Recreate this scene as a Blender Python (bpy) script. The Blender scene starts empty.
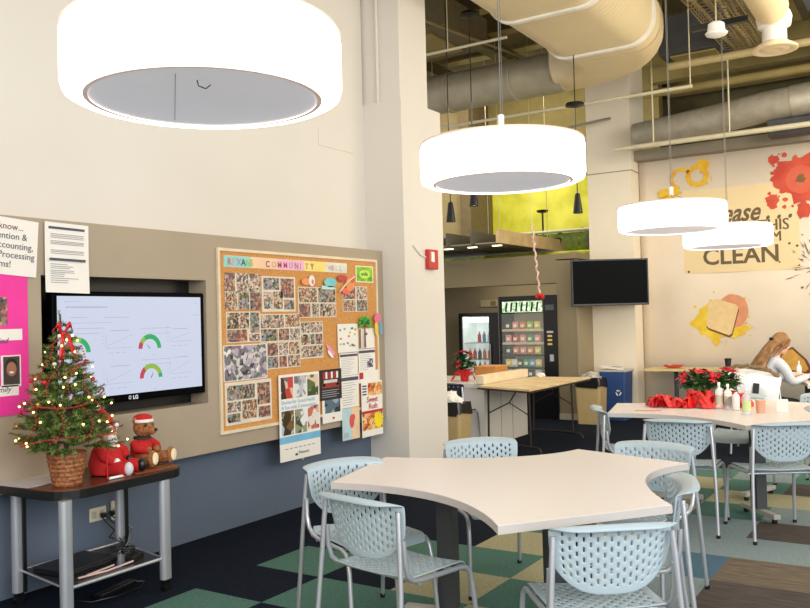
import bpy, bmesh, math, random
from math import sin, cos, pi, radians, sqrt, atan2
from mathutils import Vector, Matrix
random.seed(7)
SC = bpy.context.scene
COL = SC.collection
V = Vector

# ------------------------------------------------------------------ materials
def lin(c):
    return tuple((x/255/12.92 if x/255 <= .04045 else ((x/255+.055)/1.055)**2.4) for x in c)
_M = {}
def mat(name, rgb, rough=.6, metal=0, emit=0, noise=.06, nscale=8, bump=0, trans=0, rgb2=None, coat=0, emit_rgb=None, alpha=1):
    if name in _M: return _M[name]
    m = bpy.data.materials.new(name); m.use_nodes = True
    nt = m.node_tree; b = nt.nodes['Principled BSDF']
    c = lin(rgb)
    tc = nt.nodes.new('ShaderNodeTexCoord'); n = nt.nodes.new('ShaderNodeTexNoise')
    n.inputs['Scale'].default_value = nscale; n.inputs['Detail'].default_value = 3
    nt.links.new(tc.outputs['Object'], n.inputs['Vector'])
    r = nt.nodes.new('ShaderNodeValToRGB')
    c2 = lin(rgb2) if rgb2 else tuple(x*(1-noise*2) for x in c)
    r.color_ramp.elements[0].color = (*c2, 1); r.color_ramp.elements[1].color = (*c, 1)
    r.color_ramp.elements[0].position = .35; r.color_ramp.elements[1].position = .65
    nt.links.new(n.outputs['Fac'], r.inputs['Fac']); nt.links.new(r.outputs['Color'], b.inputs['Base Color'])
    b.inputs['Roughness'].default_value = rough; b.inputs['Metallic'].default_value = metal
    b.inputs['Coat Weight'].default_value = coat
    if trans: b.inputs['Transmission Weight'].default_value = trans
    if alpha < 1: b.inputs['Alpha'].default_value = alpha
    if emit:
        if emit_rgb: b.inputs['Emission Color'].default_value = (*lin(emit_rgb), 1)
        else: nt.links.new(r.outputs['Color'], b.inputs['Emission Color'])
        b.inputs['Emission Strength'].default_value = emit
    if bump:
        bp = nt.nodes.new('ShaderNodeBump'); bp.inputs['Strength'].default_value = bump
        bp.inputs['Distance'].default_value = .01
        nt.links.new(n.outputs['Fac'], bp.inputs['Height']); nt.links.new(bp.outputs['Normal'], b.inputs['Normal'])
    _M[name] = m
    return m
def photo_mat(name, seed, tones, scale=22):
    """a busy printed snapshot: voronoi cells coloured from a ramp"""
    if name in _M: return _M[name]
    m = bpy.data.materials.new(name); m.use_nodes = True
    nt = m.node_tree; b = nt.nodes['Principled BSDF']
    tc = nt.nodes.new('ShaderNodeTexCoord'); mp = nt.nodes.new('ShaderNodeMapping')
    mp.inputs['Location'].default_value = (seed*3.1, seed*1.7, seed*.9)
    nt.links.new(tc.outputs['Object'], mp.inputs['Vector'])
    v = nt.nodes.new('ShaderNodeTexVoronoi'); v.inputs['Scale'].default_value = scale
    n = nt.nodes.new('ShaderNodeTexNoise'); n.inputs['Scale'].default_value = scale*.7; n.inputs['Detail'].default_value = 4
    nt.links.new(mp.outputs[0], v.inputs['Vector']); nt.links.new(mp.outputs[0], n.inputs['Vector'])
    sp = nt.nodes.new('ShaderNodeSeparateColor'); nt.links.new(v.outputs['Color'], sp.inputs[0])
    mx = nt.nodes.new('ShaderNodeMath'); mx.operation = 'MULTIPLY_ADD'; mx.inputs[1].default_value = .55
    ms = nt.nodes.new('ShaderNodeMath'); ms.operation = 'MULTIPLY'; ms.inputs[1].default_value = .45
    nt.links.new(n.outputs['Fac'], ms.inputs[0]); nt.links.new(sp.outputs[0], mx.inputs[0]); nt.links.new(ms.outputs[0], mx.inputs[2])
    r = nt.nodes.new('ShaderNodeValToRGB'); r.color_ramp.interpolation = 'CONSTANT'
    e = r.color_ramp.elements
    while len(e) < len(tones): e.new(.5)
    for i, t in enumerate(tones):
        e[i].position = .12+.7*i/len(tones); e[i].color = (*lin(t), 1)
    nt.links.new(mx.outputs[0], r.inputs['Fac']); nt.links.new(r.outputs['Color'], b.inputs['Base Color'])
    b.inputs['Roughness'].default_value = .35
    _M[name] = m
    return m

WALL = mat('cream_paint', (221,214,203), .75, noise=.012, nscale=1.5)
TAUPE = mat('taupe_panel_laminate', (168,152,130), .55, noise=.02, nscale=3)
BLUEW = mat('slate_blue_paint', (97,109,126), .6, noise=.03, nscale=2)
FARGREY = mat('grey_green_paint', (134,121,94), .7, noise=.02, nscale=2)
TANW = mat('tan_paint', (158,144,116), .75, noise=.03, nscale=2)
WHITE = mat('white_plastic', (235,233,228), .4, noise=.01)
CHROME = mat('satin_silver_steel', (200,202,208), .34, metal=.6, noise=.03)
DSTEEL = mat('dark_brown_steel', (58,46,42), .45, metal=.4, noise=.05)
BLACK = mat('black_plastic', (16,16,18), .35, noise=.05)
BLACKG = mat('black_gloss_glass', (6,7,9), .32, noise=.02)
BLACKG.node_tree.nodes['Principled BSDF'].inputs['Specular IOR Level'].default_value = .03
TABLE = mat('pale_laminate', (230,221,215), .34, noise=.008, nscale=2)
TEDGE = mat('greige_edge_band', (196,188,182), .45, noise=.02)
LEGGREY = mat('charcoal_powder_coat', (62,64,66), .5, noise=.03)
LEGPALE = mat('pale_grey_powder_coat', (176,170,162), .45, noise=.03)
CHAIR = mat('pale_aqua_polypropylene', (172,188,195), .42, noise=.02, nscale=5)
NAVYCH = mat('navy_polypropylene', (40,48,66), .45, noise=.03)
RED = mat('bright_red_foil', (226,34,30), .4, noise=.12, nscale=30, rgb2=(176,10,14))
REDM = mat('red_felt', (196,24,26), .8, noise=.1, nscale=40)
LEAF = mat('leaf_green', (52,96,36), .5, noise=.25, nscale=30, rgb2=(16,44,16))
PAPER = mat('white_paper', (238,232,222), .7, noise=.01)
INK = mat('dark_ink', (78,82,98), .7, noise=.02)
INKP = mat('pale_ink', (150,152,160), .7, noise=.02)
WOODM = mat('warm_walnut_laminate', (112,66,40), .3, nscale=6, rgb2=(78,42,26), bump=.05)
MAPLE = mat('maple_veneer', (214,186,140), .45, nscale=5, rgb2=(196,166,120))
DUCTC = mat('cream_painted_duct', (226,206,166), .5, noise=.02, nscale=3)
DUCTG = mat('galvanised_duct', (176,166,142), .45, metal=.2, noise=.08, nscale=4)
OLIVE = mat('olive_painted_steel', (156,138,84), .7, noise=.1, nscale=3)
DECK = mat('dark_roof_deck', (128,116,80), .85, noise=.2, nscale=2, rgb2=(84,76,56))
DARKG = mat('dark_grey_services', (70,70,72), .7, noise=.15, nscale=3)
SKIN = mat('skin', (226,176,150), .5, noise=.03, nscale=20)
YELLOWW = mat('yellow_glow_wall', (226,218,86), .7, nscale=1.6, rgb2=(186,182,40), emit=.30)  # wall paint glows by itself in place of gallery lighting

# ------------------------------------------------------------------ mesh building
class MB:
    def __init__(s): s.bm = bmesh.new(); s.mi = 0
    def _f(s, vs):
        try:
            f = s.bm.faces.new(vs); f.material_index = s.mi; return f
        except ValueError: return None
    def box(s, c, d, rz=0, rot=None, bev=0):
        M = Matrix.Translation(V(c)) @ (rot.to_4x4() if rot else Matrix.Rotation(rz, 4, 'Z'))
        vs = [s.bm.verts.new(M @ V((x*d[0]/2, y*d[1]/2, z*d[2]/2))) for x in (-1,1) for y in (-1,1) for z in (-1,1)]
        fs = [s._f([vs[i] for i in q]) for q in ((0,1,3,2),(4,6,7,5),(0,4,5,1),(2,3,7,6),(0,2,6,4),(1,5,7,3))]
        if bev:
            es = {e for f in fs if f for e in f.edges}
            r = bmesh.ops.bevel(s.bm, geom=list(es), offset=bev, segments=2, affect='EDGES', profile=.5)
            for f in r['faces']: f.material_index = s.mi
        return s
    def b2(s, x0, x1, y0, y1, z0, z1, bev=0):
        return s.box(((x0+x1)/2,(y0+y1)/2,(z0+z1)/2), (x1-x0,y1-y0,z1-z0), bev=bev)
    def tube(s, pts, r, n=10, closed=False, cap=True):
        pts = [V(p) for p in pts]; rs = r if isinstance(r, (list, tuple)) else [r]*len(pts)
        rings = []; up = None
        for i, p in enumerate(pts):
            a = pts[i-1] if (i or closed) else p; b = pts[(i+1) % len(pts)] if (i < len(pts)-1 or closed) else p
            t = (b-a).normalized() if (b-a).length > 1e-9 else V((0,0,1))
            if up is None: up = V((0,0,1)) if abs(t.z) < .9 else V((1,0,0))
            x = t.cross(up)
            if x.length < 1e-5: x = t.orthogonal()
            x.normalize(); y = x.cross(t).normalized(); up = y
            rings.append([s.bm.verts.new(p+x*cos(2*pi*k/n)*rs[i]+y*sin(2*pi*k/n)*rs[i]) for k in range(n)])
        m = len(rings)
        for i in range(m if closed else m-1):
            a, b = rings[i], rings[(i+1) % m]
            for k in range(n): s._f([a[k], a[(k+1)%n], b[(k+1)%n], b[k]])
        if cap and not closed: s._f(rings[0][::-1]); s._f(rings[-1])
        return s
    def lathe(s, prof, c=(0,0,0), n=32, a0=0, ax=None):
        """prof: (r, z) list; ax optional 3x3 rotation"""
        c = V(c); rings = []
        for r, z in prof:
            if r < 1e-6: rings.append([s.bm.verts.new(c+(ax@V((0,0,z)) if ax else V((0,0,z))))]); continue
            rings.append([s.bm.verts.new(c+(ax@V((r*cos(2*pi*k/n), r*sin(2*pi*k/n), z)) if ax else V((r*cos(2*pi*k/n), r*sin(2*pi*k/n), z)))) for k in range(n)])
        for a, b in zip(rings, rings[1:]):
            for k in range(n):
                k2 = (k+1) % n
                if len(a) == 1 and len(b) > 1: s._f([a[0], b[k], b[k2]])
                elif len(b) == 1 and len(a) > 1: s._f([a[k], a[k2], b[0]])
                elif len(a) > 1: s._f([a[k], a[k2], b[k2], b[k]])
        return s
    def ball(s, c, r, sc=(1,1,1), n=12, m=8, rot=None):
        c = V(c); rings = []
        for i in range(m+1):
            t = pi*i/m
            pts = [V((0,0,cos(t)))] if i in (0,m) else [V((sin(t)*cos(2*pi*k/n), sin(t)*sin(2*pi*k/n), cos(t))) for k in range(n)]
            ring = []
            for p in pts:
                q = V((p.x*sc[0], p.y*sc[1], p.z*sc[2]))*r
                if rot: q = rot@q
                ring.append(s.bm.verts.new(c+q))
            rings.append(ring)
        for a, b in zip(rings, rings[1:]):
            for k in range(n):
                k2 = (k+1)%n
                if len(a) == 1: s._f([a[0], b[k], b[k2]])
                elif len(b) == 1: s._f([a[k], b[0], a[k2]])
                else: s._f([a[k], b[k], b[k2], a[k2]])
        return s
    def prism(s, pts, z0, z1, M=None):
        """pts CCW 2-D, extruded z0..z1; M 4x4"""
        M = M or Matrix()
        a = [s.bm.verts.new(M@V((x,y,z0))) for x,y in pts]; b = [s.bm.verts.new(M@V((x,y,z1))) for x,y in pts]
        n = len(pts)
        s._f(a[::-1]); s._f(b)
        for k in range(n): s._f([a[k], a[(k+1)%n], b[(k+1)%n], b[k]])
        return s
    def quad(s, *ps):
        s._f([s.bm.verts.new(V(p)) for p in ps]); return s
    def grid(s, fn, nu, nv, skip=None, slot=None):
        U_ = [i/nu for i in range(nu+1)]
        if slot: U_ = [(i if i % 2 == 0 or i == nu else i+slot)/nu for i in range(nu+1)]; U_[-1] = 1
        g = [[s.bm.verts.new(V(fn(U_[i], j/nv))) for j in range(nv+1)] for i in range(nu+1)]
        for i in range(nu):
            for j in range(nv):
                if skip and skip(i, j): continue
                s._f([g[i][j], g[i+1][j], g[i+1][j+1], g[i][j+1]])
        return s
    def build(s, name, ms, parent=None, smooth=None, mods=(), loc=None):
        bmesh.ops.recalc_face_normals(s.bm, faces=s.bm.faces[:])
        me = bpy.data.meshes.new(name); s.bm.to_mesh(me); s.bm.free()
        for m in (ms if isinstance(ms, (list,tuple)) else [ms]): me.materials.append(m)
        o = bpy.data.objects.new(name, me); COL.objects.link(o)
        if parent: o.parent = parent
        if loc: o.location = loc
        if smooth is not None:
            for p in me.polygons: p.use_smooth = True
            if smooth < 180: me.set_sharp_from_angle(angle=radians(smooth))
        for t, kw in mods:
            md = o.modifiers.new(t.lower(), t)
            for k, v in kw.items(): setattr(md, k, v)
        return o

def tag(o, label=None, cat=None, group=None, kind=None):
    if label: o['label'] = label
    if cat: o['category'] = cat
    if group: o['group'] = group
    if kind: o['kind'] = kind
    return o
def empty(name, loc=(0,0,0), rz=0, label=None, cat=None, group=None):
    o = bpy.data.objects.new(name, None); COL.objects.link(o); o.empty_display_size = .05
    o.location = loc; o.rotation_euler = (0,0,rz)
    return tag(o, label, cat, group)
def struct(o): return tag(o, kind='structure')
def dup(root, loc, rz, label=None, group=None):
    r = root.copy(); COL.objects.link(r); r.location = loc; r.rotation_euler = (0,0,rz)
    if label: r['label'] = label
    if group: r['group'] = group
    for ch in list(root.children):
        c = ch.copy(); COL.objects.link(c); c.parent = r
        for g in ch.children:
            d = g.copy(); COL.objects.link(d); d.parent = c
    return r
def text_mesh(name, body, size, M, m, parent=None, shear=0, ext=.0008, align='LEFT', sx=1, bold=0):
    cu = bpy.data.curves.new(name, 'FONT'); cu.body = body; cu.size = size; cu.shear = shear; cu.extrude = ext; cu.align_x = align
    cu.offset = bold; cu.resolution_u = 3
    t = bpy.data.objects.new(name, cu); COL.objects.link(t)
    dg = bpy.context.evaluated_depsgraph_get()
    me = bpy.data.meshes.new_from_object(t.evaluated_get(dg)); bpy.data.objects.remove(t)
    me.transform(M @ Matrix.Scale(sx, 4, V((1,0,0)))); me.materials.clear(); me.materials.append(m)
    o = bpy.data.objects.new(name, me); COL.objects.link(o)
    if parent: o.parent = parent
    return o
# frames: local x along wall, y up, z out of wall
def LW(y, z, x=-4.383):   # on left wall, facing +X (reading direction +Y)
    return Matrix(((0,0,1,x),(1,0,0,y),(0,1,0,z),(0,0,0,1)))
def BW(x, z, y):          # wall facing -Y (camera)
    return Matrix(((1,0,0,x),(0,0,-1,y),(0,1,0,z),(0,0,0,1)))

# ------------------------------------------------------------------ camera
cam = bpy.data.cameras.new('camera'); co = bpy.data.objects.new('camera', cam); COL.objects.link(co); SC.camera = co
f_, yaw, pitch, roll = 839.92, .570124, .017195, -.0254263
fwd = V((-sin(yaw)*cos(pitch), cos(yaw)*cos(pitch), sin(pitch))); r0 = V((cos(yaw), sin(yaw), 0)); u0 = r0.cross(fwd)
Rv = r0*cos(roll)+u0*sin(roll); Uv = -r0*sin(roll)+u0*cos(roll)
co.matrix_world = Matrix(((Rv.x,Uv.x,-fwd.x,0),(Rv.y,Uv.y,-fwd.y,0),(Rv.z,Uv.z,-fwd.z,1.55),(0,0,0,1)))
cam.sensor_width = 36; cam.lens = f_/810*36; cam.clip_start = .05; cam.clip_end = 200

# ------------------------------------------------------------------ setting
# carpet tiles
TX0, TY0, TW, TH = -1.18, 4.0, .512, .515
def carpet(name, rgb, rgb2, rough=.95):
    m = mat(name, rgb, rough, nscale=60, rgb2=rgb2, bump=.3); m.node_tree.nodes['Principled BSDF'].inputs['Specular IOR Level'].default_value = .08; return m
FM = [carpet('carpet_navy', (28,35,48), (20,26,37)), carpet('carpet_green', (88,124,113), (75,111,101)), carpet('carpet_olive', (174,169,138), (156,151,121)),
      carpet('carpet_blue', (84,112,130), (72,98,116)), carpet('carpet_sage', (136,150,150), (122,136,138))]
def plank(name, a, b):
    m = mat(name, a, .9, rgb2=b, nscale=1)
    n = [x for x in m.node_tree.nodes if x.type == 'TEX_NOISE'][0]; tc = [x for x in m.node_tree.nodes if x.type == 'TEX_COORD'][0]
    mp = m.node_tree.nodes.new('ShaderNodeMapping'); mp.inputs['Scale'].default_value = (6, 60, 1)
    m.node_tree.links.new(tc.outputs['Object'], mp.inputs['Vector']); m.node_tree.links.new(mp.outputs[0], n.inputs['Vector'])
    return m
FM += [plank('carpet_brown_streaked', (118,104,84), (82,70,56)), plank('carpet_dark_brown_streaked', (84,72,64), (54,46,44))]
def tilecol(i, j):
    h = random.Random(i*131+j*977).random()
    if j > 8 and i < -1: return 0 if (i+j) % 2 or h < .6 else 1 if j < 9 else 0
    if i <= -6: return 0
    if i <= -4:
        if j >= 2: return 0 if not (j >= 7 and (i+j) % 2 == 0) else 1
        return 1 if (i+j) % 2 else 0
    if i <= -2:
        return 2 if (i+j) % 2 else 1
    if i == -1:
        return {2:3, 1:4, 3:4, 0:4, 4:4, 5:1, 6:2, 7:1}.get(j, 4 if h < .5 else 1)
    if i == 0: return {2:5, 1:6, 4:6, 3:4, 5:4, 6:2, 7:6, 8:1}.get(j, 6 if h < .5 else 4)
    return {2:5, 1:6, 4:6, 3:4, 5:4, 6:6, 7:6}.get(j, [4,5,6,3][int(h*4)])
mb = MB()
for i in range(-14, 14):
    for j in range(-13, 22):
        mb.mi = tilecol(i, j)
        # the tile whose face is fixed by the photo: dark/olive check at i=-4..-2
        if (i, j) in ((-5,0),(-4,-1)): mb.mi = 1
        if (i, j) in ((-5,-1),(-4,0)): mb.mi = 0
        if (i, j) in ((-3,2),(-3,0),(-2,1)): mb.mi = 2
        if (i, j) in ((-3,1),(-2,0),(-2,2),(-3,3),(-3,-1)): mb.mi = 1
        x, y = TX0+i*TW, TY0+j*TH
        mb.quad((x,y,0),(x+TW,y,0),(x+TW,y+TH,0),(x,y+TH,0))
bmesh.ops.remove_doubles(mb.bm, verts=mb.bm.verts[:], dist=.001)
struct(mb.build('floor', FM))

# left wall: cream upper, slate-blue lower, pier
mb = MB(); mb.b2(-4.72,-4.57,-3,6.476,.66,6.2); struct(mb.build('wall_left', WALL))
mb = MB(); mb.b2(-4.72,-4.57,-3,6.476,0,.66); struct(mb.build('wall_left_lower', BLUEW))
mb = MB(); mb.b2(-4.72,-4.143,6.476,7.19,0,3.575); struct(mb.build('wall_left_pier', WALL))
mb = MB(); mb.b2(-4.72,-4.165,6.50,6.99,3.575,6.2); struct(mb.build('wall_left_pier_upper', WALL))
mb = MB(); mb.tube([(-4.40,6.485,3.575),(-4.40,6.485,6.1)], .016); struct(mb.build('trim_1', WALL, smooth=60))
mb = MB(); mb.b2(-4.574,-4.562,5.785,6.30,3.09,3.25); mb2 = mb
o = mb.build('wall_access_panel', WALL); tag(o, 'flush cream access panel painted into the wall beside the pier', 'access panel')
# taupe feature panel with the recess for the television: one mesh
mb = MB()
X0, X1 = -4.569, -4.388
mb.b2(X0,X1,-3,2.95,.637,2.183); mb.b2(X0,X1,4.24,6.474,.637,2.183)
mb.b2(X0,X1,2.95,4.24,.637,.99); mb.b2(X0,X1,2.95,4.24,1.855,2.183)
struct(mb.build('wall_left_feature_panel', TAUPE))
mb = MB(); mb.b2(-4.5695,-4.56,2.95,4.24,.99,1.855); struct(mb.build('wall_left_recess_back', BLACK))

# rear piers and walls
mb = MB(); mb.b2(-4.52,-3.845,12.3,13.0,0,6.2); struct(mb.build('wall_rear_pier', mat('warm_cream_paint', (240,228,206), .75, noise=.01)))
mb = MB(); mb.b2(-4.525,-3.84,12.295,12.31,3.66,3.675); mb.b2(-3.846,-3.838,12.3,12.7,3.66,3.675); struct(mb.build('trim_2', TANW))
mb = MB(); mb.b2(-9.5,8,12.62,12.8,0,3.95) if False else mb.b2(-3.845,8,12.7,12.85,0,3.97); struct(mb.build('wall_rear', mat('rear_cream_paint', (216,200,176), .8, noise=.02, nscale=1)))
mb = MB(); mb.b2(-4.83,-4.52,11.7,12.9,0,2.35)
mb.b2(-9.5,-4.83,11.7,12.0,2.02,2.37); mb.b2(-9.5,-6.95,11.7,12.0,0,2.02); struct(mb.build('wall_soffit', FARGREY))
mb = MB(); mb.b2(-4.522,-4.50,11.69,12.3,0,2.35); struct(mb.build('wall_soffit_return', TANW))
mb = MB(); mb.b2(-9.5,-4.6,13.3,13.45,0,2.37); struct(mb.build('wall_alcove', TANW))
mb = MB(); mb.b2(-9.5,-4.52,11.72,13.4,2.37,2.45); struct(mb.build('wall_alcove_lid', FARGREY))
mb = MB(); mb.b2(-4.84,-4.51,11.68,11.70,0,.09); struct(mb.build('baseboard_rear', mat('pale_base', (170,164,146), .6)))
# upper yellow room seen over the soffit
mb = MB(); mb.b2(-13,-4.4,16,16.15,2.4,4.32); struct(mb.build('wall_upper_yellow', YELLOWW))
mb = MB(); mb.b2(-13,-4.4,15.9,16.15,4.32,6.2); struct(mb.build('wall_upper_header', OLIVE))
mb = MB(); mb.b2(-8.95,-8.22,15.2,15.98,2.4,6.2); struct(mb.build('wall_upper_tan_pier', mat('tan_pier', (176,156,112), .8, noise=.03)))
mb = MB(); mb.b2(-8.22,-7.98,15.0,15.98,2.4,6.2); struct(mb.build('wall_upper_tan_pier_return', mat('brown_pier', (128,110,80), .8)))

# ceiling deck and beams
mb = MB(); mb.b2(-9.6,8,7.0,17,6.2,6.3); mb.b2(-5,8,-3.1,7.0,6.2,6.3)
struct(mb.build('ceiling', DECK))
for k, y in enumerate((7.4, 8.35, 9.3, 10.25, 11.2, 12.1)):
    mb = MB(); mb.b2(-9.4,7.8,y-.03,y+.03,5.75,6.18); mb.b2(-9.4,7.8,y-.11,y+.11,5.72,5.75)
    struct(mb.build('ceiling_beam', OLIVE if k % 2 == 0 else mat('tan_painted_steel', (176,160,112), .7, noise=.08)))
for k, x in enumerate((-8.2,-6.9,-5.6,-4.3,-2.6,-1.4,-.2,1.2)):
    mb = MB(); mb.b2(x-.04,x+.04,7.0,12.6,5.5,5.7); mb.b2(x-.1,x+.1,7,12.6,5.48,5.5)
    struct(mb.build('ceiling_joist', mat('dark_olive_steel', (92,80,46), .7, noise=.1)))
mb = MB(); mb.b2(-6.5,8,16.9,17,0,6.2); struct(mb.build('wall_backdrop', mat('dark_olive_backdrop', (104,96,66), .9, nscale=2, noise=.2)))  # dark backdrop added to stop world light leaking in over the mural wall
for k, y in enumerate((13.2,14.3,15.4,16.5)):
    mb = MB(); mb.b2(-4.4,7.8,y-.03,y+.03,5.75,6.18); mb.b2(-4.4,7.8,y-.11,y+.11,5.72,5.75); struct(mb.build('ceiling_beam', OLIVE))
# header band over the mural wall
mb = MB(); mb.b2(-3.84,6,12.45,12.69,3.82,3.97); struct(mb.build('trim_3', mat('grey_header', (150,140,122), .7, noise=.08, nscale=3)))

# ------------------------------------------------------------------ stretch of services overhead
def rounded_rect(w, h, r, n=8):
    pts = []
    for cx, cy, a in ((w/2-r,h/2-r,0),(-w/2+r,h/2-r,90),(-w/2+r,-h/2+r,180),(w/2-r,-h/2+r,270)):
        for k in range(n+1):
            t = radians(a+90*k/n); pts.append((cx+r*cos(t), cy+r*sin(t)))
    return pts
def sweep(mb, path, prof):
    """prof: 2-D points; path: (pos, right-vector, up-vector, scale)"""
    rings = [[mb.bm.verts.new(V(p)+V(r)*(x*sx)+V(u)*(y*sy)) for x, y in prof] for p, r, u, sx, sy in path]
    n = len(prof)
    for a, b in zip(rings, rings[1:]):
        for k in range(n): mb._f([a[k], a[(k+1)%n], b[(k+1)%n], b[k]])
    mb._f(rings[0][::-1]); mb._f(rings[-1])
duct = empty('air_duct', (-3.19,8.5,4.5), 0, 'big cream flat-oval air duct with raised bands running under the ceiling', 'air duct')
W_, H_ = 1.26, .70
prof = rounded_rect(W_, H_, .30)
mb = MB(); path = []
y = 2.5
while y < 9.45:          # faint spiral corrugation
    path.append(((0,y-8.5,H_/2), (1,0,0), (0,0,1), 1, 1)); path.append(((0,y-8.5+.035,H_/2), (1,0,0), (0,0,1), .982, .97)); y += .075
sweep(mb, path, prof); mb.build('straight_run', DUCTC, duct, smooth=20)
mb = MB(); path = []
for k in range(13):      # elbow turning towards -X
    a = radians(90*k/12); R_ = .95
    path.append(((-R_+R_*cos(a), .95+R_*sin(a), H_/2-.0), (cos(a), sin(a), 0), (0,0,1), 1-.35*k/12, 1-.12*k/12))
sweep(mb, path, prof); mb.build('elbow', DUCTC, duct, smooth=35)
for yy in (7.7, 9.15):
    mb = MB(); sweep(mb, [((0,yy-8.5-.03,H_/2),(1,0,0),(0,0,1),1.035,1.06),((0,yy-8.5+.03,H_/2),(1,0,0),(0,0,1),1.035,1.06)], prof)
    mb.build('band', mat('pale_band', (246,242,232), .5), duct, smooth=35)
mb = MB(); mb.tube([(-.95-4.15,1.9,.24),(-.9,1.9,.24)], .27, n=28); mb.build('round_branch', DUCTG, duct, smooth=40)
for x in (-3.6,-2.6,-1.6):
    mb = MB(); mb.tube([(x-.02,1.9,.24),(x+.02,1.9,.24)], .285, n=28); mb.build('band', DUCTG, duct, smooth=40)
# secondary round supply duct with diffuser
sd = empty('supply_duct', (-1.385,9.35,4.19), 0, 'cream round duct dropping to a white ring diffuser', 'air duct')
mb = MB(); pth = []
for k in range(70):
    yy = -5+k*.07; pth.append((.0+.0*yy, yy, .42 if yy < -.25 else .42))
mb.tube(pth, [.17 if k % 2 else .163 for k in range(70)], n=20); mb.build('duct_run', DUCTC, sd, smooth=40)
mb = MB(); mb.lathe([(.12,.42),(.12,.12),(.13,.1)], n=24); mb.lathe([(.155,.42),(.175,.36),(.16,.27),(.12,.25)], n=24); mb.build('collar', WHITE, sd, smooth=50)
mb = MB(); mb.lathe([(.13,.11),(.22,.05),(.225,.03),(.19,.02),(.15,.04),(.11,.02),(.06,.035),(0,.03)], n=32); mb.build('diffuser', mat('diffuser_cream', (226,206,172), .5), sd, smooth=50)
# silver duct across the far side
sv = empty('silver_duct', (-2.2,11.9,4.2), 0, 'dull silver round duct rising above the mural wall', 'air duct')
mb = MB(); mb.tube([(-1.45,0,-.12),(-.3,0,-.05),(.3,0,.02),(.9,0,.05),(4.5,0,.12)], [.17,.20,.20,.20,.20], n=24); mb.build('duct_run', mat('dull_silver', (158,150,134), .5, metal=.15, noise=.1), sv, smooth=50)
mb = MB(); mb.tube([(.62,0,.035),(1.15,0,.065)], .208, n=24); mb.build('sleeve', mat('bright_silver', (190,182,166), .35, metal=.5), sv, smooth=50)
mb = MB(); mb.box((.6,.1,-.28),(.55,.3,.2)); mb.build('damper_box', DARKG, sv)
# pipes
def pipe(label, pts, r, m, name='ceiling_pipe', hang=()):
    t = empty(name, pts[0], 0, label, 'pipe', 'pipes under the open ceiling')
    o0 = V(pts[0])
    mb = MB(); mb.tube([V(p)-o0 for p in pts], r, n=10); mb.build('pipe_run', m, t, smooth=60)
    for p, q in hang:
        mb = MB(); mb.tube([V(p)-o0, V(q)-o0], r*.35 if r > .02 else .006, n=6); mb.build('hanger_rod', m, t, smooth=60)
    return t
PP = mat('pale_pipe', (206,196,166), .5, noise=.04)
pipe('pale pipe running level along the top of the mural wall', [(-3.84,11.6,3.86),(3,11.6,3.86)], .035, PP, hang=[((x,11.6,3.86),(x,11.6,5.6)) for x in (-3.3,-2.3,-1.2,-.1)])
pipe('pale thin pipe crossing above the grey branch duct', [(-7.5,8.2,4.55),(-3.87,8.2,4.55)], .016, PP, hang=[((x,8.2,4.55),(x,8.2,5.7)) for x in (-6,-4.6)])
pipe('pale pipe passing just under the duct elbow and over the pier', [(-6.8,10.3,4.24),(-2.45,10.3,4.24)], .022, PP, hang=[((-2.47,10.3,4.24),(-2.47,10.3,5.7))])
pipe('thin tan rod slanting along the ceiling beyond the pier', [(-5.4,6.9,5.1),(-4.6,11.6,5.1)], .018, mat('tan_rod', (150,134,92), .6))
pipe('tan pipe crossing between the beams over the cable tray', [(-2.9,11.0,4.72),(1.5,11.0,4.72)], .05, mat('tan_pipe', (182,164,118), .6))
pipe('olive pipe crossing high over the mural wall', [(-3.6,12.2,4.72),(3,12.2,4.72)], .06, OLIVE)
pipe('grey bracket bar projecting from the rear pier', [(-4.7,12.05,4.38),(-4.05,12.05,4.42)], .02, mat('bar_grey', (150,142,126), .5))
# wire basket cable tray
ct = empty('cable_tray', (-2.0,8,4.85), 0, 'wire basket cable tray full of bundled cables under the ceiling', 'cable tray')
mb = MB()
for x in (-.24,-.12,0,.12,.24): mb.tube([(x,-3,0),(x,3.2,0)], .006, n=5)
for x in (-.24,.24):
    for z in (.05,.1): mb.tube([(x,-3,z),(x,3.2,z)], .006, n=5)
y = -3
while y < 3.2:
    mb.tube([(-.24,y,.1),(-.24,y,0),(.24,y,0),(.24,y,.1)], .005, n=4); y += .11
mb.build('basket', mat('tray_wire', (150,134,98), .5, metal=.3), ct)
for k, (x, c) in enumerate(((-.16,(170,150,104)),(-.06,(140,124,86)),(.05,(184,168,120)),(.15,(120,104,70)))):
    mb = MB(); mb.tube([(x+.02*sin(j*1.3+k), -3+j*.31, .035+.01*cos(j+k)) for j in range(21)], .022, n=7)
    mb.build('cable', mat('cable_%d' % k, c, .7), ct, smooth=60)
cd = empty('conduit_rack', (-1.62,8,4.9), 0, 'rack of parallel conduits beside the cable tray', 'conduit')
for k in range(5):
    mb = MB(); mb.tube([(k*.05-.1,-3,0),(k*.05-.1,2.6,0)], .013, n=8); mb.build('conduit', mat('conduit_tan', (168,150,110), .5), cd, smooth=60)
mb = MB(); mb.box((0,1.0,.03),(.34,.04,.03)); mb.box((0,-1.4,.03),(.34,.04,.03)); mb.build('bracket', DARKG, cd)
mb = MB(); mb.b2(-2.24,-1.66,9.46,9.52,4.62,4.68); tag(mb.build('strut_channel', BLACK), 'black strut channel crossing beneath the cable tray', 'strut')
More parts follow.
